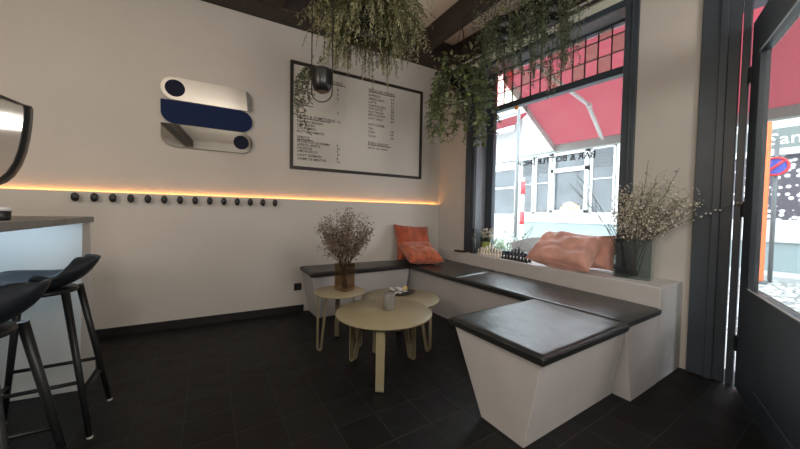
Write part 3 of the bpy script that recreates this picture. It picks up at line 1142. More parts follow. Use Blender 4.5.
pad('long black seat pad on the bench below the menu board', [(0.850, 2.975), (1.995, 2.975), (1.995, BY(2.0, 0.036)), (0.865, BY(0.87, 0.036))])
pad('black seat pad in the room corner under the orange cushions', [(2.002, 2.17), (LX(2.2) - 0.004, 2.235), (LX(3.3) - 0.02, BY(2.68, 0.04)), (2.002, BY(2.0, 0.036))])
pad('long black seat pad under the chess set and pink pillow', [(2.005, 0.772), (LX(ye) - 0.004, 0.772), (LX(2.2) - 0.004, 2.225), (2.005, 2.16)])
pad('wide black seat pad on the tapered box bench nearest the viewer', [(1.195, 0.748), (1.998, 0.748), (1.998, 1.335), (1.195, 1.335)])

# ------------------------------------------------------------------ cushions
def pillow(name, label, m, loc, size, rot, seed, wr=0.02, group=None, crush=0.0):
    L_, W_, T_ = size
    N = 36
    f_ = MB()
    mt = Matrix.Translation(Vector(loc)) @ Matrix.Rotation(rot[2], 4, 'Z') @ Matrix.Rotation(rot[1], 4, 'Y') @ Matrix.Rotation(rot[0], 4, 'X')
    def q(u, v, s):
        ed = max(0.0, (1 - u ** 4) * (1 - v ** 4))
        pin = 1 - 0.10 * (1 - abs(v) ** 2) * abs(u) ** 6 - 0.0
        pin2 = 1 - 0.10 * (1 - abs(u) ** 2) * abs(v) ** 6
        x = u * L_ / 2 * pin
        y = v * W_ / 2 * pin2
        nz = noise.noise(Vector((u * 2.2 + seed, v * 2.2, s * 3.1 + seed)))
        # creases that fan from the corners
        ang = math.atan2(1.1 - v, 1.1 - u) * 9 + math.atan2(1.1 + v, 1.1 + u) * 7
        cr_ = math.sin(ang + 2.5 * nz) * (abs(u) ** 2 + abs(v) ** 2) * 0.5
        z = s * T_ / 2 * ed ** 0.5
        z += (nz * wr * 1.6 + cr_ * wr) * ed ** 0.5
        z += crush * (u * u) * -T_
        return mt @ Vector((x, y, z))
    us = [-1 + 2 * i / N for i in range(N + 1)]
    n = N + 1
    for s in (1, -1):
        vs_ = [q(u, v, s) for v in us for u in us]
        f_.add(vs_, [(j * n + i, j * n + i + 1, (j + 1) * n + i + 1, (j + 1) * n + i) for j in range(N) for i in range(N)], True)
    t_ = thing(name, label, 'cushion', loc, group)
    o_ = build('cover', f_, m, t_)
    bm = bmesh.new()
    bm.from_mesh(o_.data)
    bmesh.ops.remove_doubles(bm, verts=bm.verts, dist=0.0008)
    bmesh.ops.recalc_face_normals(bm, faces=bm.faces)
    bm.to_mesh(o_.data)
    bm.free()
    pp = MB()
    edge = [q(u, -1, 0) for u in us] + [q(1, v, 0) for v in us[1:]] + [q(u, 1, 0) for u in us[::-1][1:]] + [q(-1, v, 0) for v in us[::-1][1:]]
    pp.tube(edge, 0.004, 5)
    build('seam', pp, m, t_)
    return t_
pillow('scatter_cushion', 'rust orange velvet cushion leaning upright in the bench corner', ORANGE, (2.21, 3.19, 0.745), (0.50, 0.47, 0.15), (R(66), R(4), R(-6)), 1.3, 0.014)
pillow('scatter_cushion', 'brighter orange velvet cushion lying in front of the upright one', ORANGE2, (2.17, 2.985, 0.645), (0.46, 0.42, 0.15), (R(24), R(2), R(-8)), 4.1, 0.014)
pillow('scatter_cushion', 'large crumpled dusty pink cushion slumped on the window ledge', PINK, (2.755, 1.545, 0.80), (0.56, 0.42, 0.20), (R(34), R(4), R(-86)), 7.7, 0.027)
pillow('scatter_cushion', 'smaller pink cushion on the ledge partly behind the glass vase', PINK, (2.90, 1.325, 0.80), (0.26, 0.32, 0.13), (R(66), R(-4), R(-92)), 2.2, 0.014)

# ------------------------------------------------------------------ tables
def flat_leg(mb, top_a, top_b, bottom, wdir, w=0.045, t=0.006):
    """flat bar bent into a narrow U: two straps meeting in a rounded foot"""
    A, B_, Q = Vector(top_a), Vector(top_b), Vector(bottom)
    d_ = (B_ - A)
    d_.z = 0
    dn = d_.normalized()
    r_ = 0.016
    pts = [A]
    for i in range(9):
        a_ = PI + PI * i / 8
        pts.append(Q + dn * (r_ * math.cos(a_)) + Vector((0, 0, r_ + r_ * math.sin(a_) + t / 2)))
    pts.append(B_)
    return mb.strap(pts, wdir, w, t)
def round_table(label, c_, r_, z, angs, legr=0.86, spread=0.09, w=0.045):
    t_ = thing('side_table', label, 'table', (c_[0], c_[1], 0), 'olive beige round nesting tables')
    f_ = MB()
    f_.lathe([(0.001, z - 0.011), (r_ - 0.002, z - 0.011), (r_, z - 0.009), (r_, z - 0.002), (r_ - 0.002, z), (0.001, z)], (c_[0], c_[1], 0), 72)
    build('tabletop', f_, OLIVE, t_)
    for a_ in angs:
        rad = Vector((math.cos(R(a_)), math.sin(R(a_)), 0))
        tan = Vector((-rad.y, rad.x, 0))
        C0 = Vector((c_[0], c_[1], 0))
        f_ = MB()
        o1 = C0 + rad * (r_ * legr) + Vector((0, 0, z - 0.011))
        o0 = C0 + rad * (r_ * legr - spread) + Vector((0, 0, z - 0.011))
        ft = C0 + rad * (r_ * legr - 0.012)
        flat_leg(f_, o1, o0, ft, tan, w)
        build('leg', f_, OLIVE, t_)
    return t_
round_table('low round olive table nearest the viewer with the crystal tumbler', (1.045, 1.85), 0.335, 0.42, (-124, 118, 8), 0.84, 0.11, 0.05)
round_table('lowest round olive table tucked behind, carrying the dish of papers', (1.375, 2.165), 0.33, 0.40, (-60, 60, 195), 0.84, 0.10, 0.05)
round_table('small tall round olive table carrying the amber vase', (0.925, 2.40), 0.21, 0.455, (187, 75, -38), 0.90, 0.075, 0.035)

# crystal tumbler with candle
tb = thing('tumbler', 'ribbed crystal tumbler on the front round table', 'glass', (1.092, 1.868, 0.42))
f = MB()
n = 48
def ribs(r_, z): return [(1.092 + (r_ + 0.0022 * (k % 2)) * math.cos(2 * PI * k / n), 1.868 + (r_ + 0.0022 * (k % 2)) * math.sin(2 * PI * k / n), z) for k in range(n)]
f.loft([ribs(0.036, 0.4205), ribs(0.040, 0.428), ribs(0.041, 0.53), ribs(0.040, 0.538), ribs(0.035, 0.538), ribs(0.034, 0.438), ribs(0.005, 0.436)], smooth=True)
build('glass_body', f, CRYST, tb)
f = MB()
f.lathe([(0.001, 0.4365), (0.031, 0.4365), (0.031, 0.475), (0.001, 0.472)], (1.092, 1.868, 0), 24)
build('candle_wax', f, WAX, tb)

# dish with paper sachets
di = thing('serving_dish', 'dark oval dish of white paper slips on the back table', 'dish', (1.44, 2.255, 0.40))
f = MB()
def ell(r_, z): return [(1.44 + 1.25 * r_ * math.cos(2 * PI * k / 40), 2.255 + 0.8 * r_ * math.sin(2 * PI * k / 40), z) for k in range(40)]
f.loft([ell(0.07, 0.4005), ell(0.10, 0.406), ell(0.118, 0.418), ell(0.114, 0.418), ell(0.098, 0.410), ell(0.02, 0.408)], smooth=True)
build('dish_body', f, DISH, di)
rr = random.Random(4)
for i in range(9):
    a_ = rr.uniform(0, PI)
    px, py, pz = 1.44 + rr.uniform(-0.085, 0.06), 2.255 + rr.uniform(-0.045, 0.04), 0.414 + 0.0045 * i
    dx, dy = Vector((math.cos(a_), math.sin(a_), rr.uniform(-0.1, 0.12))), Vector((-math.sin(a_), math.cos(a_), rr.uniform(-0.1, 0.1)))
    f = MB()
    q0 = Vector((px, py, pz))
    la, lb = 0.04, 0.016
    pts4 = [q0 - dx * la - dy * lb, q0 + dx * la - dy * lb, q0 + dx * la + dy * lb, q0 - dx * la + dy * lb]
    up = Vector((0, 0, 0.004))
    f.hexa(pts4 + [q + up for q in pts4])
    o = build('paper_slip', f, PAPERY if i == 7 else PAPER, loc=q0, bevel=0.001)
    if i == 7:
        tag(o, 'pale yellow paper slip in the dark dish', 'paper')
    else:
        tag(o, 'small white paper slip lying among others in the dark dish', 'paper', 'white paper slips in the dish')

# amber vase with dried flowers
vx, vy, vz = 0.975, 2.415, 0.455
va = thing('vase', 'square amber smoked glass vase on the small table', 'vase', (vx, vy, vz))
f = MB()
def sq(hw, z, rr_=0.012):
    pts = []
    ca, sa = math.cos(R(20)), math.sin(R(20))
    for (sx, sy, a0) in ((1, 1, 0), (-1, 1, 90), (-1, -1, 180), (1, -1, 270)):
        for i in range(5):
            a = R(a0 + 90 * i / 4)
            px, py = sx * (hw - rr_) + rr_ * math.cos(a), sy * (hw - rr_) + rr_ * math.sin(a)
            pts.append((vx + ca * px - sa * py, vy + sa * px + ca * py, z))
    return pts
f.loft([sq(0.060, vz + 0.001), sq(0.064, vz + 0.006), sq(0.064, vz + 0.228), sq(0.060, vz + 0.228), sq(0.058, vz + 0.02), sq(0.02, vz + 0.018)], smooth=False)
build('vase_body', f, AMBER, va)
def bouquet(name, label, base, top_z, spread, n, m_st, m_fl, seed, blobs=26, bsz=0.006, hmin=0.45, cen=(0, 0), flat=1.0, parts=True):
    r_ = random.Random(seed)
    t_ = thing(name, label, 'flowers', base)
    st, fl_ = MB(), MB()
    B0 = Vector(base)
    H_ = top_z - base[2]
    for i in range(n):
        a = r_.uniform(0, 2 * PI)
        k = math.sqrt(r_.random())
        hh = H_ * (hmin + (1 - hmin) * r_.random() ** 0.7 * (1 - 0.45 * k * k))
        tip = B0 + Vector((math.cos(a) * spread * k * flat + cen[0], math.sin(a) * spread * k + cen[1], hh))
        mid = B0 + Vector((math.cos(a) * 0.03, math.sin(a) * 0.03, H_ * 0.30))
        root_ = B0 + Vector((math.cos(a + 2) * 0.025, math.sin(a + 2) * 0.025, 0.022))
        m2 = mid.lerp(tip, 0.55) + Vector((r_.uniform(-1, 1), r_.uniform(-1, 1), 0.4)) * 0.02
        st.tube([root_, mid, m2, tip], [0.0022, 0.002, 0.0014, 0.0008], 4)
        for j in range(blobs):
            t = r_.uniform(0.25, 1.05)
            p0 = mid.lerp(m2, t / 0.55) if t < 0.55 else m2.lerp(tip, (t - 0.55) / 0.45)
            p1 = p0 + Vector((r_.uniform(-1, 1), r_.uniform(-1, 1), r_.uniform(-0.5, 1))) * 0.045
            if j % 2 == 0:
                st.tube([p0, p1], 0.0007, 3)
            s = bsz * r_.uniform(0.6, 1.4)
            fl_.leaf(p1, (r_.uniform(-1, 1), r_.uniform(-1, 1), r_.uniform(-1, 1)), (r_.uniform(-1, 1), r_.uniform(-1, 1), 0.3), s * 2, s * 1.6, 0.5)
    build('stem', st, m_st, t_)
    build('blossom', fl_, m_fl, t_)
    return t_
bouquet('dried_flowers', 'bunch of brown dried flowers standing in the amber vase', (vx, vy, vz), 1.15, 0.245, 72, DRYST, DRYBR, 5, 46, 0.0072, 0.50)

# clear vase with yellow-green filling, dark bottle, chess set and glass vase on the ledge
gx, gy, gz = 2.885, 2.60, 0.642
gv = thing('glass_vase', 'small clear glass vase with yellow green filling and cream flowers', 'vase', (gx, gy, gz))
f = MB()
f.lathe([(0.055, gz + 0.001), (0.062, gz + 0.01), (0.066, gz + 0.20), (0.063, gz + 0.20), (0.059, gz + 0.014), (0.001, gz + 0.012)], (gx, gy, 0), 24)
build('vase_body', f, VGLASS, gv)
f = MB()
f.lathe([(0.001, gz + 0.016), (0.056, gz + 0.017), (0.060, gz + 0.14), (0.001, gz + 0.145)], (gx, gy, 0), 20)
build('filling', f, LIQ, gv)
f, fs = MB(), MB()
rr = random.Random(9)
for i in range(16):
    a = rr.uniform(0, 2 * PI)
    tip = Vector((gx + 0.075 * math.cos(a) * rr.random(), gy + 0.075 * math.sin(a) * rr.random(), gz + rr.uniform(0.18, 0.29)))
    fs.tube([(gx, gy, gz + 0.10), tip], 0.0018, 4)
    for k in range(8):
        f.leaf(tip, (rr.uniform(-1, 1), rr.uniform(-1, 1), rr.uniform(-0.2, 1)), (0, 0, 1), 0.045, 0.032)
fl_o = build('flower', f, PETAL, gv)
build('stem', fs, STEMG, fl_o)
bt = thing('bottle', 'dark bottle standing at the far left end of the window ledge', 'bottle', (2.735, 2.665, gz))
f = MB()
f.lathe([(0.001, gz), (0.036, gz + 0.001), (0.038, gz + 0.01), (0.038, gz + 0.17), (0.03, gz + 0.205), (0.014, gz + 0.23), (0.013, gz + 0.285), (0.001, gz + 0.286)], (2.735, 2.665, 0), 24)
build('bottle_body', f, DARKB, bt)
f = MB()
f.lathe([(0.001, gz + 0.286), (0.016, gz + 0.286), (0.016, gz + 0.305), (0.001, gz + 0.306)], (2.735, 2.665, 0), 16)
build('cap', f, BLACKP, bt)
f = MB()
f.box((2.665, 2.76, gz), (2.735, 2.93, gz + 0.018))
cb = build('chess_box', f, CHBOX, loc=(2.7, 2.845, gz), bevel=0.003)
tag(cb, 'thin dark reddish wooden box lying at the corner end of the ledge', 'box')

PROF = {
 'pawn': [(0.013, 0), (0.0145, 0.004), (0.012, 0.010), (0.006, 0.018), (0.005, 0.028), (0.009, 0.031), (0.005, 0.034), (0.008, 0.040), (0.0085, 0.045), (0.006, 0.050), (0.0005, 0.052)],
 'rook': [(0.015, 0), (0.016, 0.005), (0.012, 0.012), (0.008, 0.022), (0.008, 0.042), (0.012, 0.046), (0.012, 0.060), (0.009, 0.060), (0.009, 0.054), (0.0005, 0.054)],
 'knight': [(0.015, 0), (0.016, 0.005), (0.012, 0.012), (0.009, 0.020), (0.0005, 0.022)],
 'bishop': [(0.015, 0), (0.016, 0.005), (0.012, 0.012), (0.006, 0.024), (0.005, 0.046), (0.010, 0.050), (0.006, 0.053), (0.010, 0.062), (0.008, 0.071), (0.003, 0.077), (0.003, 0.081), (0.0005, 0.082)],
 'queen': [(0.017, 0), (0.018, 0.006), (0.013, 0.014), (0.007, 0.028), (0.006, 0.060), (0.012, 0.064), (0.007, 0.068), (0.012, 0.084), (0.009, 0.085), (0.004, 0.090), (0.0005, 0.093)],
 'king': [(0.017, 0), (0.018, 0.006), (0.013, 0.014), (0.008, 0.028), (0.007, 0.066), (0.013, 0.070), (0.008, 0.074), (0.012, 0.090), (0.004, 0.096), (0.0005, 0.097)],
}
def chess_mesh(kind, m):
    f_ = MB()
    f_.lathe(PROF[kind], (0, 0, 0), 14)
    if kind == 'knight':
        f_.loft([[(0.0, -0.008, 0.018), (0.0, 0.010, 0.018), (0.006, 0.010, 0.018), (0.006, -0.008, 0.018)][::-1]] and
                [[(-0.006 * w_, y0_, z_), (0.006 * w_, y0_, z_), (0.006 * w_, y1_, z_), (-0.006 * w_, y1_, z_)] for (y0_, y1_, z_, w_) in
                 ((-0.009, 0.010, 0.018, 1.1), (-0.007, 0.010, 0.030, 1), (-0.008, 0.011, 0.040, 1), (-0.018, 0.011, 0.046, 1), (-0.018, 0.009, 0.054, 0.9), (-0.004, 0.006, 0.064, 0.7))], smooth=False)
    if kind == 'king':
        f_.box((-0.0022, -0.0022, 0.096), (0.0022, 0.0022, 0.110))
        f_.box((-0.0022, -0.006, 0.101), (0.0022, 0.006, 0.105))
    me_o = build('chess_' + kind, f_, m, loc=(0, 0, 0))
    return me_o
ORD = ['first', 'second', 'third', 'fourth', 'fifth', 'sixth', 'seventh', 'eighth']
SC = 1.3
for colname, m, ystart in (('white', CHW, 2.58), ('black', CHB, 2.20)):
    first = {}
    for i, kind in enumerate(['rook', 'knight', 'bishop', 'queen', 'king', 'bishop', 'knight', 'rook']):
        for row in (0, 1):
            kk = kind if row == 0 else 'pawn'
            yy = ystart - 0.044 * i
            xx = LX(yy) + (0.105 if row == 0 else 0.055)
            if kk not in first:
                o_ = chess_mesh(kk, m)
                first[kk] = o_
            else:
                o_ = first[kk].copy()
                COL.objects.link(o_)
            o_.location = (xx, yy, 0.642)
            o_.scale = (SC, SC, SC)
            if kk == 'pawn':
                lab = '%s chess pawn on the ledge, %s in its front row from the corner end' % (colname, ORD[i])
            elif kk in ('king', 'queen'):
                lab = '%s chess %s on the ledge in the rear row' % (colname, kk)
            else:
                lab = '%s chess %s on the ledge, the one nearer the %s' % (colname, kk, 'room corner' if i < 4 else 'pink cushions')
            tag(o_, lab, 'chess piece', colname + ' chess pieces on the window ledge')

bx, by, bz = 2.765, 1.02, 0.642
vz2 = thing('glass_vase', 'large rectangular grey glass vase at the near end of the ledge', 'vase', (bx, by, bz))
f = MB()
def rc(hx, hy, z, r_=0.012):
    pts = []
    for (sx, sy, a0) in ((1, 1, 0), (-1, 1, 90), (-1, -1, 180), (1, -1, 270)):
        for i in range(5):
            a = R(a0 + 90 * i / 4)
            px, py = sx * (hx - r_) + r_ * math.cos(a), sy * (hy - r_) + r_ * math.sin(a)
            ca, sa = math.cos(R(8)), math.sin(R(8))
            pts.append((bx + ca * px - sa * py, by + sa * px + ca * py, z))
    return pts
f.loft([rc(0.060, 0.115, bz + 0.001), rc(0.062, 0.118, bz + 0.008), rc(0.062, 0.118, bz + 0.30), rc(0.056, 0.112, bz + 0.30), rc(0.055, 0.110, bz + 0.018), rc(0.02, 0.05, bz + 0.017)], smooth=False)
build('vase_body', f, SMOKE, vz2)
bouquet('dried_flowers', 'cream dried sprays and twigs standing in the rectangular glass vase', (bx, by, bz), 1.43, 0.24, 36, DRYT, DRYWH, 15, 76, 0.0074, 0.55, (0.01, -0.10), 0.55)
tw = thing('bare_branches', 'bare dark twigs fanning out of the rectangular vase towards the window', 'branches', (bx, by + 0.05, bz))
f = MB()
rr = random.Random(31)
for (tx, ty, tz) in ((2.64, 1.42, 1.49), (2.70, 1.50, 1.40), (2.62, 1.36, 1.36), (2.72, 1.30, 1.22), (2.80, 1.12, 1.56), (2.84, 0.98, 1.55), (2.86, 0.80, 1.47)):
    a0 = Vector((bx + rr.uniform(-0.02, 0.02), by + rr.uniform(-0.05, 0.05), bz + 0.03))
    a1 = Vector((tx, ty, tz))
    md_ = a0.lerp(a1, 0.45) + Vector((0, 0, 0.05))
    f.tube([a0, md_, a0.lerp(a1, 0.75) + Vector((0, rr.uniform(-0.02, 0.02), 0.03)), a1], [0.003, 0.0025, 0.002, 0.001], 5)
    for k in range(4):
        t_ = rr.uniform(0.5, 0.95)
        q = a0.lerp(a1, t_) + Vector((0, 0, 0.035))
        f.tube([q, q + Vector((rr.uniform(-0.06, 0.04), rr.uniform(-0.08, 0.1), rr.uniform(-0.02, 0.1)))], [0.0016, 0.0008], 4)
        f.ball(q, 0.005, 6)
build('twig', f, TWIG, tw)
ct = thing('catkin_branch', 'long thin branch with white catkins reaching towards the door', 'branch', (bx, by - 0.06, bz))
f = MB()
path = [Vector((bx, by - 0.03, bz + 0.03)), Vector((bx + 0.02, by - 0.08, bz + 0.31)), Vector((2.84, 0.74, 1.09)), Vector((2.885, 0.60, 1.165)), Vector((2.915, 0.48, 1.225))]
f.tube(path, [0.003, 0.003, 0.0022, 0.0018, 0.0012], 5)
build('twig', f, TWIG, ct)
for k in range(9):
    f = MB()
    t_ = k / 8
    q = path[3].lerp(path[4], t_ * 1.0) if t_ > 0.5 else path[2].lerp(path[3], 0.4 + t_ * 1.2)
    q = q + Vector((-0.004, 0, 0.006 * (1 if k % 2 else -1)))
    f.leaf(q, (path[4] - path[2]) + Vector((0, 0, 0.03 * (-1) ** k)), (0, 0, 1), 0.026, 0.013, 0.5)
    f.ball(q + (path[4] - path[2]).normalized() * 0.012, 0.0065, 6)
    build('catkin', f, CATKIN, ct)
orn = thing('hanging_ornament', 'small orange bead ornament hanging from the transom bar of the window', 'ornament', (WX(2.28, 0.14), 2.28, 2.335))
f = MB()
f.ball((WX(2.28, 0.14), 2.28, 2.335), 0.024, 12)
build('bead', f, ORN, orn)
f = MB()
f.tube([(WX(2.28, 0.14), 2.28, 2.355), (WX(2.28, 0.145), 2.28, 2.40)], 0.0015, 5)
build('thread', f, CORD, orn)

# ------------------------------------------------------------------ bar, stools, machine
bar = thing('bar_counter', 'white bar counter with a grey stone top at the left', 'counter', (-1.0, 2.6, 0))
f = MB()
f.prism([(-0.594, 2.585), (-1.7, 2.82), (-1.7, 0.95), (-0.53, 0.95), (-0.552, 1.478)], 1.022, 1.055)
top_o = build('countertop', f, SLAB, bar, bevel=0.003)
f = MB()
f.hexa([(-1.7, 2.72, 0), (-0.66, 2.56, 0), (-0.66, 2.86, 0), (-1.7, 3.02, 0), (-1.7, 2.66, 1.022), (-0.622, 2.495, 1.022), (-0.622, 2.625, 1.022), (-1.7, 2.80, 1.022)])
build('front_panel', f, BARW, bar, bevel=0.003)
f = MB()
f.hexa([(-1.7, 0.95, 0), (-1.25, 0.95, 0), (-1.25, 2.62, 0), (-1.7, 2.68, 0), (-1.7, 0.95, 1.022), (-1.25, 0.95, 1.022), (-1.25, 2.55, 1.022), (-1.7, 2.62, 1.022)])
build('side_panel', f, BARW, bar)
f = MB()
f.box((-1.22, 2.30, 1.008), (-0.68, 2.325, 1.021))
ll = build('counter_light', f, LEDB, bar)
tag(ll, 'cool white light tube under the counter top')

stool = thing('bar_stool', 'black moulded bar stool beside the white bar panel, farther from the viewer', 'stool', (-0.685, 2.17, 0), 'black bar stools')
sx0, sy0 = -0.685, 2.17
f = MB()
prof = [(-0.205, 0.722, 0.120), (-0.19, 0.733, 0.155), (-0.15, 0.732, 0.185), (-0.08, 0.722, 0.205), (0.0, 0.716, 0.212), (0.06, 0.720, 0.210), (0.11, 0.736, 0.200), (0.15, 0.768, 0.182), (0.178, 0.806, 0.152), (0.196, 0.838, 0.110), (0.204, 0.856, 0.065)]
NU = 16
vs_ = []
for (px, pz, hw) in prof:
    for i in range(NU + 1):
        u = -1 + 2 * i / NU
        lift = 0.045 * abs(u) ** 2.6
        fwd = -0.075 * abs(u) ** 2.2 * max(0.0, (px + 0.02) / 0.23)
        vs_.append((sx0 + px + fwd, sy0 + u * hw, pz + lift * (1 if px < 0.10 else max(0.05, 1 - (px - 0.10) / 0.09))))
f.add(vs_, [(j * (NU + 1) + i, j * (NU + 1) + i + 1, (j + 1) * (NU + 1) + i + 1, (j + 1) * (NU + 1) + i) for j in range(len(prof) - 1) for i in range(NU)], True)
sh = build('seat_shell', f, STOOLM, stool, subsurf=1)
md = sh.modifiers.new('solid', 'SOLIDIFY')
md.thickness = 0.014
md.offset = 0
f = MB()
f.lathe([(0.001, 0.688), (0.12, 0.688), (0.125, 0.695), (0.12, 0.709), (0.001, 0.709)], (sx0, sy0, 0), 28)
build('seat_plate', f, STOOLL, stool)
def legpt(sx, sy, z):
    t_ = z / 0.70
    return Vector((sx0 + sx * (0.20 + (0.105 - 0.20) * t_), sy0 + sy * (0.175 + (0.095 - 0.175) * t_), z))
for sx in (-1, 1):
    for sy in (-1, 1):
        f = MB()
        f.tube([legpt(sx, sy, 0.008), legpt(sx, sy, 0.3), legpt(sx, sy, 0.70)], [0.011, 0.0135, 0.016], 12)
        lg = build('leg', f, STOOLL, stool)
        f = MB()
        q = legpt(sx, sy, 0.0)
        f.lathe([(0.001, 0.0), (0.012, 0.0), (0.013, 0.010), (0.001, 0.011)], (q.x, q.y, 0), 12)
        build('glide', f, FOOTG, lg)
for z_, pa_, pb_ in ((0.27, (-1, -1), (1, -1)), (0.27, (-1, 1), (1, 1)), (0.20, (1, -1), (1, 1)), (0.20, (-1, -1), (-1, 1))):
    f = MB()
    f.tube([legpt(*pa_, z_), legpt(*pb_, z_)], 0.009, 10)
    build('footrest', f, STOOLL, stool)
dup(stool, (-0.665, 1.515, 0), R(-3), 'black moulded bar stool nearest the viewer, cut by the left edge of the photo')

em = thing('espresso_machine', 'polished steel coffee machine with a rounded dark rim on the bar top', 'coffee machine', (-0.82, 1.66, 1.055))
outl = [(1.948, 1.518), (1.945, 1.483), (1.934, 1.439), (1.915, 1.384), (1.887, 1.326), (1.844, 1.268), (1.79, 1.222), (1.733, 1.192), (1.675, 1.175), (1.60, 1.168), (1.50, 1.180), (1.43, 1.23), (1.40, 1.32), (1.42, 1.43), (1.50, 1.492), (1.616, 1.500), (1.703, 1.506), (1.79, 1.513), (1.88, 1.521), (1.935, 1.530)]
f = MB()
f.loft([[(-1.10, y_, z_) for y_, z_ in outl], [(-0.645, y_, z_) for y_, z_ in outl]], smooth=False)
build('body', f, BLACKP, em, bevel=0.008)
f = MB()
def inset(ky, kz, cy_=1.56, cz_=1.365): return [(cy_ + (y_ - cy_) * ky, cz_ + (z_ - cz_) * kz) for y_, z_ in outl]
f.loft([[(-0.646, y_, z_) for y_, z_ in inset(0.93, 0.95)], [(-0.634, y_, z_) for y_, z_ in inset(0.88, 0.93)]], smooth=False)
build('side_panel', f, CHROME, em)
f = MB()
f.loft([[(-0.646, y_, z_) for y_, z_ in inset(1, 1)], [(-0.628, y_, z_) for y_, z_ in inset(0.99, 0.99)], [(-0.626, y_, z_) for y_, z_ in inset(0.88, 0.92)], [(-0.640, y_, z_) for y_, z_ in inset(0.83, 0.90)]], cap=False, smooth=True)
build('rim', f, STOOLL, em)
for (x_, y_) in ((-1.0, 1.48), (-0.72, 1.48), (-1.0, 1.72), (-0.72, 1.72)):
    f = MB()
    f.lathe([(0.001, 1.0555), (0.022, 1.0555), (0.020, 1.07), (0.018, 1.21), (0.001, 1.21)], (x_, y_, 0), 14)
    build('foot', f, STOOLL, em)
cp = thing('cup', 'small black cup with a white rim on the bar top edge', 'cup', (-0.602, 1.615, 1.055))
f = MB()
f.lathe([(0.001, 1.0555), (0.019, 1.056), (0.022, 1.064), (0.023, 1.088), (0.001, 1.089)], (-0.602, 1.615, 0), 24)
build('cup_body', f, BLACKP, cp)
f = MB()
f.lathe([(0.001, 1.0885), (0.023, 1.089), (0.024, 1.096), (0.021, 1.102), (0.001, 1.103)], (-0.602, 1.615, 0), 24)
build('lid', f, WHITEP, cp)

# ------------------------------------------------------------------ hanging plants
def hang_cords(mb, rim_c, rim_r, top_z, n=3, rad=0.003, meet=0.55):
    c_ = Vector(rim_c)
    k_ = Vector((c_.x, c_.y, c_.z + meet))
    for i in range(n):
        a = 2 * PI * i / n + 0.4
        mb.tube([c_ + Vector((math.cos(a) * rim_r, math.sin(a) * rim_r, 0)), k_], rad, 5)
    mb.tube([k_, (c_.x, c_.y, top_z)], rad, 5)
def pot_mesh(c_, r_, h_):
    f_ = MB()
    f_.lathe([(0.001, -h_), (r_ * 0.55, -h_), (r_ * 0.85, -h_ * 0.8), (r_, -h_ * 0.4), (r_ * 0.97, 0), (r_ * 0.88, 0), (r_ * 0.85, -0.03), (0.001, -0.035)], c_, 28)
    return f_
def fern(label, c_, r_, n, seed, ml=26, pr=0.11, ph=0.15):
    rr_ = random.Random(seed)
    c_ = Vector(c_)
    t_ = thing('hanging_fern', label, 'plant', (c_.x, c_.y, c_.z - ph))
    build('pot', pot_mesh(c_, pr, ph), POT, t_)
    f_ = MB()
    hang_cords(f_, c_, pr * 0.95, ZC)
    build('hanger', f_, CORD, t_)
    lf_, tp_, st_ = MB(), MB(), MB()
    for i in range(n):
        a = rr_.uniform(0, 2 * PI)
        e0 = rr_.uniform(0.1, 1.3)
        Ln = r_ * rr_.uniform(0.75, 1.25)
        droop = rr_.uniform(0.6, 1.35)
        if rr_.random() < 0.05:
            droop *= 1.7
            Ln *= 1.25
        p_ = c_ + Vector((math.cos(a), math.sin(a), 0)) * pr * 0.5 * rr_.random()
        ang = e0
        seg = 12
        ds = Ln / seg
        pts = [p_.copy()]
        for k in range(seg):
            ang -= droop * 2.1 / seg
            ang = max(ang, -1.5)
            p_ = p_ + Vector((math.cos(a) * math.cos(ang), math.sin(a) * math.cos(ang), math.sin(ang))) * ds
            a += rr_.uniform(-0.12, 0.12)
            pts.append(p_.copy())
        st_.tube(pts, 0.0012, 3, cap=False)
        tgt = tp_ if rr_.random() < 0.34 else lf_
        for k in range(2, seg + 1):
            for sd in range(6):
                q = pts[k - 1].lerp(pts[k], rr_.random())
                d_ = (pts[k] - pts[k - 1]).normalized()
                sv = Vector((rr_.uniform(-1, 1), rr_.uniform(-1, 1), rr_.uniform(-0.6, 0.6)))
                (tp_ if (k > seg - 2) else tgt).leaf(q, d_ * 0.6 + sv, (0, 0, 1), rr_.uniform(0.016, 0.032), 0.008)
    build('foliage', lf_, FERN, t_)
    build('pale_foliage', tp_, FERN2, t_)
    build('stem', st_, STEMG, t_)
    return t_
fern('big feathery fern hanging from the ceiling in front of the menu board', (0.985, 2.02, 2.55), 0.44, 440, 3)

def strand(lf_, st_, p_, d_, Ln, rr_, lw, ll, step, sway=0.25, m2=None, bright=0.0):
    p_ = Vector(p_)
    v = Vector(d_)
    pts = [p_.copy()]
    s = 0
    while s < Ln:
        v = (v + Vector((rr_.uniform(-sway, sway), rr_.uniform(-sway, sway), -0.42))).normalized()
        p_ = p_ + v * step
        s += step
        pts.append(p_.copy())
        for k in range(2):
            tg = m2 if (m2 is not None and rr_.random() < bright) else lf_
            sv = Vector((rr_.uniform(-1, 1), rr_.uniform(-1, 1), rr_.uniform(-0.9, 0.25)))
            tg.leaf(p_, sv, (0, 0, 1), ll * rr_.uniform(0.6, 1.3), lw * rr_.uniform(0.6, 1.3), 0.2)
    if len(pts) > 1:
        st_.tube(pts, 0.0014, 3, cap=False)

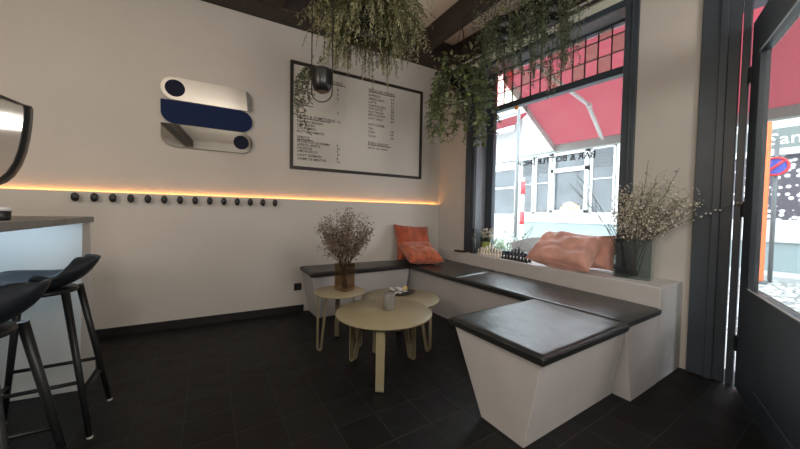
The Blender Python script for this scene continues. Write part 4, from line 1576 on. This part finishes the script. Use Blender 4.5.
def trailing(label, c_, n, Lr, lw, ll, seed, pr=0.10, ph=0.13, out=0.6, bright=0.12, m=None, top=ZC, bush=0, bushr=0.2, name='trailing_plant', meet=0.45):
    rr_ = random.Random(seed)
    c_ = Vector(c_)
    t_ = thing(name, label, 'plant', (c_.x, c_.y, c_.z - ph))
    build('pot', pot_mesh(c_, pr, ph), POT, t_)
    f_ = MB()
    hang_cords(f_, c_, pr * 0.95, top, meet=meet)
    build('hanger', f_, CORD, t_)
    lf_, br_, st_ = MB(), MB(), MB()
    for i in range(n):
        a = rr_.uniform(0, 2 * PI)
        o = Vector((math.cos(a), math.sin(a), 0))
        strand(lf_, st_, c_ + o * pr * rr_.uniform(0.3, 1.0), o * out * rr_.uniform(0.3, 1.3) + Vector((0, 0, rr_.uniform(0.1, 0.7))), rr_.uniform(*Lr), rr_, lw, ll, ll * 0.62, m2=br_, bright=bright)
    for i in range(bush):
        a = rr_.uniform(0, 2 * PI)
        q = c_ + Vector((math.cos(a), math.sin(a), 0)) * bushr * math.sqrt(rr_.random()) + Vector((0, 0, rr_.uniform(-0.15, 0.16)))
        (br_ if rr_.random() < bright else lf_).leaf(q, (rr_.uniform(-1, 1), rr_.uniform(-1, 1), rr_.uniform(-0.8, 0.6)), (0, 0, 1), ll * rr_.uniform(0.7, 1.3), lw)
    build('foliage', lf_, m or IVY, t_)
    build('bright_foliage', br_, IVYB, t_)
    build('stem', st_, STEMG, t_)
    return t_
trailing('dense leafy ivy hanging left of the window with long trailing ends', (1.975, 2.13, 2.40), 62, (0.22, 0.72), 0.036, 0.060, 8, 0.11, 0.15, 0.85, 0.22, bush=260, bushr=0.26)
trailing('bushy trailing plant hanging before the left half of the leaded light', (2.14, 1.80, 2.76), 46, (0.2, 0.62), 0.016, 0.028, 12, 0.10, 0.13, 0.9, 0.08, VINE, bush=700, bushr=0.27)
trailing('bushy trailing plant hanging high before the right half of the window', (2.36, 1.50, 2.80), 44, (0.2, 0.72), 0.015, 0.026, 17, 0.10, 0.13, 0.9, 0.08, VINE, bush=700, bushr=0.27)

# glossy black pot in a long wire loop
pc = Vector((0.603, 1.902, 1.918))
pp_ = thing('hanging_planter', 'glossy black pot hanging in a wire loop before the menu board', 'planter', (pc.x, pc.y, 1.80))
f = MB()
f.lathe([(0.001, -0.062), (0.030, -0.062), (0.045, -0.055), (0.055, -0.038), (0.0605, -0.012), (0.062, 0.02), (0.062, 0.062), (0.060, 0.070), (0.054, 0.070), (0.052, 0.05), (0.001, 0.045)], pc, 36)
pot_o = build('pot', f, POT, pp_)
f = MB()
f.lathe([(0.001, -0.0645), (0.028, -0.0645), (0.030, -0.060), (0.001, -0.060)], pc, 28)
build('pot_base', f, COPPER, pot_o)
f = MB()
rv = Vector((0.847, -0.532, 0)).normalized()
hw = 0.0645
pts = [pc + rv * -hw + Vector((0, 0, ZC - pc.z))]
pts.append(pc + rv * -hw + Vector((0, 0, -0.06)))
for i in range(1, 13):
    a = PI + PI * i / 12
    pts.append(pc + rv * hw * math.cos(a) + Vector((0, 0, -0.06 + hw * math.sin(a))))
pts.append(pc + rv * hw + Vector((0, 0, ZC - pc.z)))
f.tube(pts, 0.0035, 6)
build('wire_loop', f, CORD, pp_)
lf_, st_ = MB(), MB()
rr = random.Random(41)
for i in range(9):
    o_ = -rv * rr.uniform(0.03, 0.075) + Vector((0, 0, 0.07))
    strand(lf_, st_, pc + o_, -rv * rr.uniform(0.3, 1.0) + Vector((0, 0, rr.uniform(0.1, 0.9))), rr.uniform(0.16, 0.42), rr, 0.021, 0.023, 0.022, 0.5)
for i in range(26):
    q = pc + rv * rr.uniform(-0.07, 0.04) + Vector((0, rr.uniform(-0.04, 0.04), rr.uniform(0.07, 0.15)))
    lf_.leaf(q, (rr.uniform(-1, 1), rr.uniform(-1, 1), rr.uniform(-0.3, 1)), (0, 0, 1), 0.018, 0.016)
build('foliage', lf_, VINE, pp_)
build('stem', st_, STEMG, pp_)
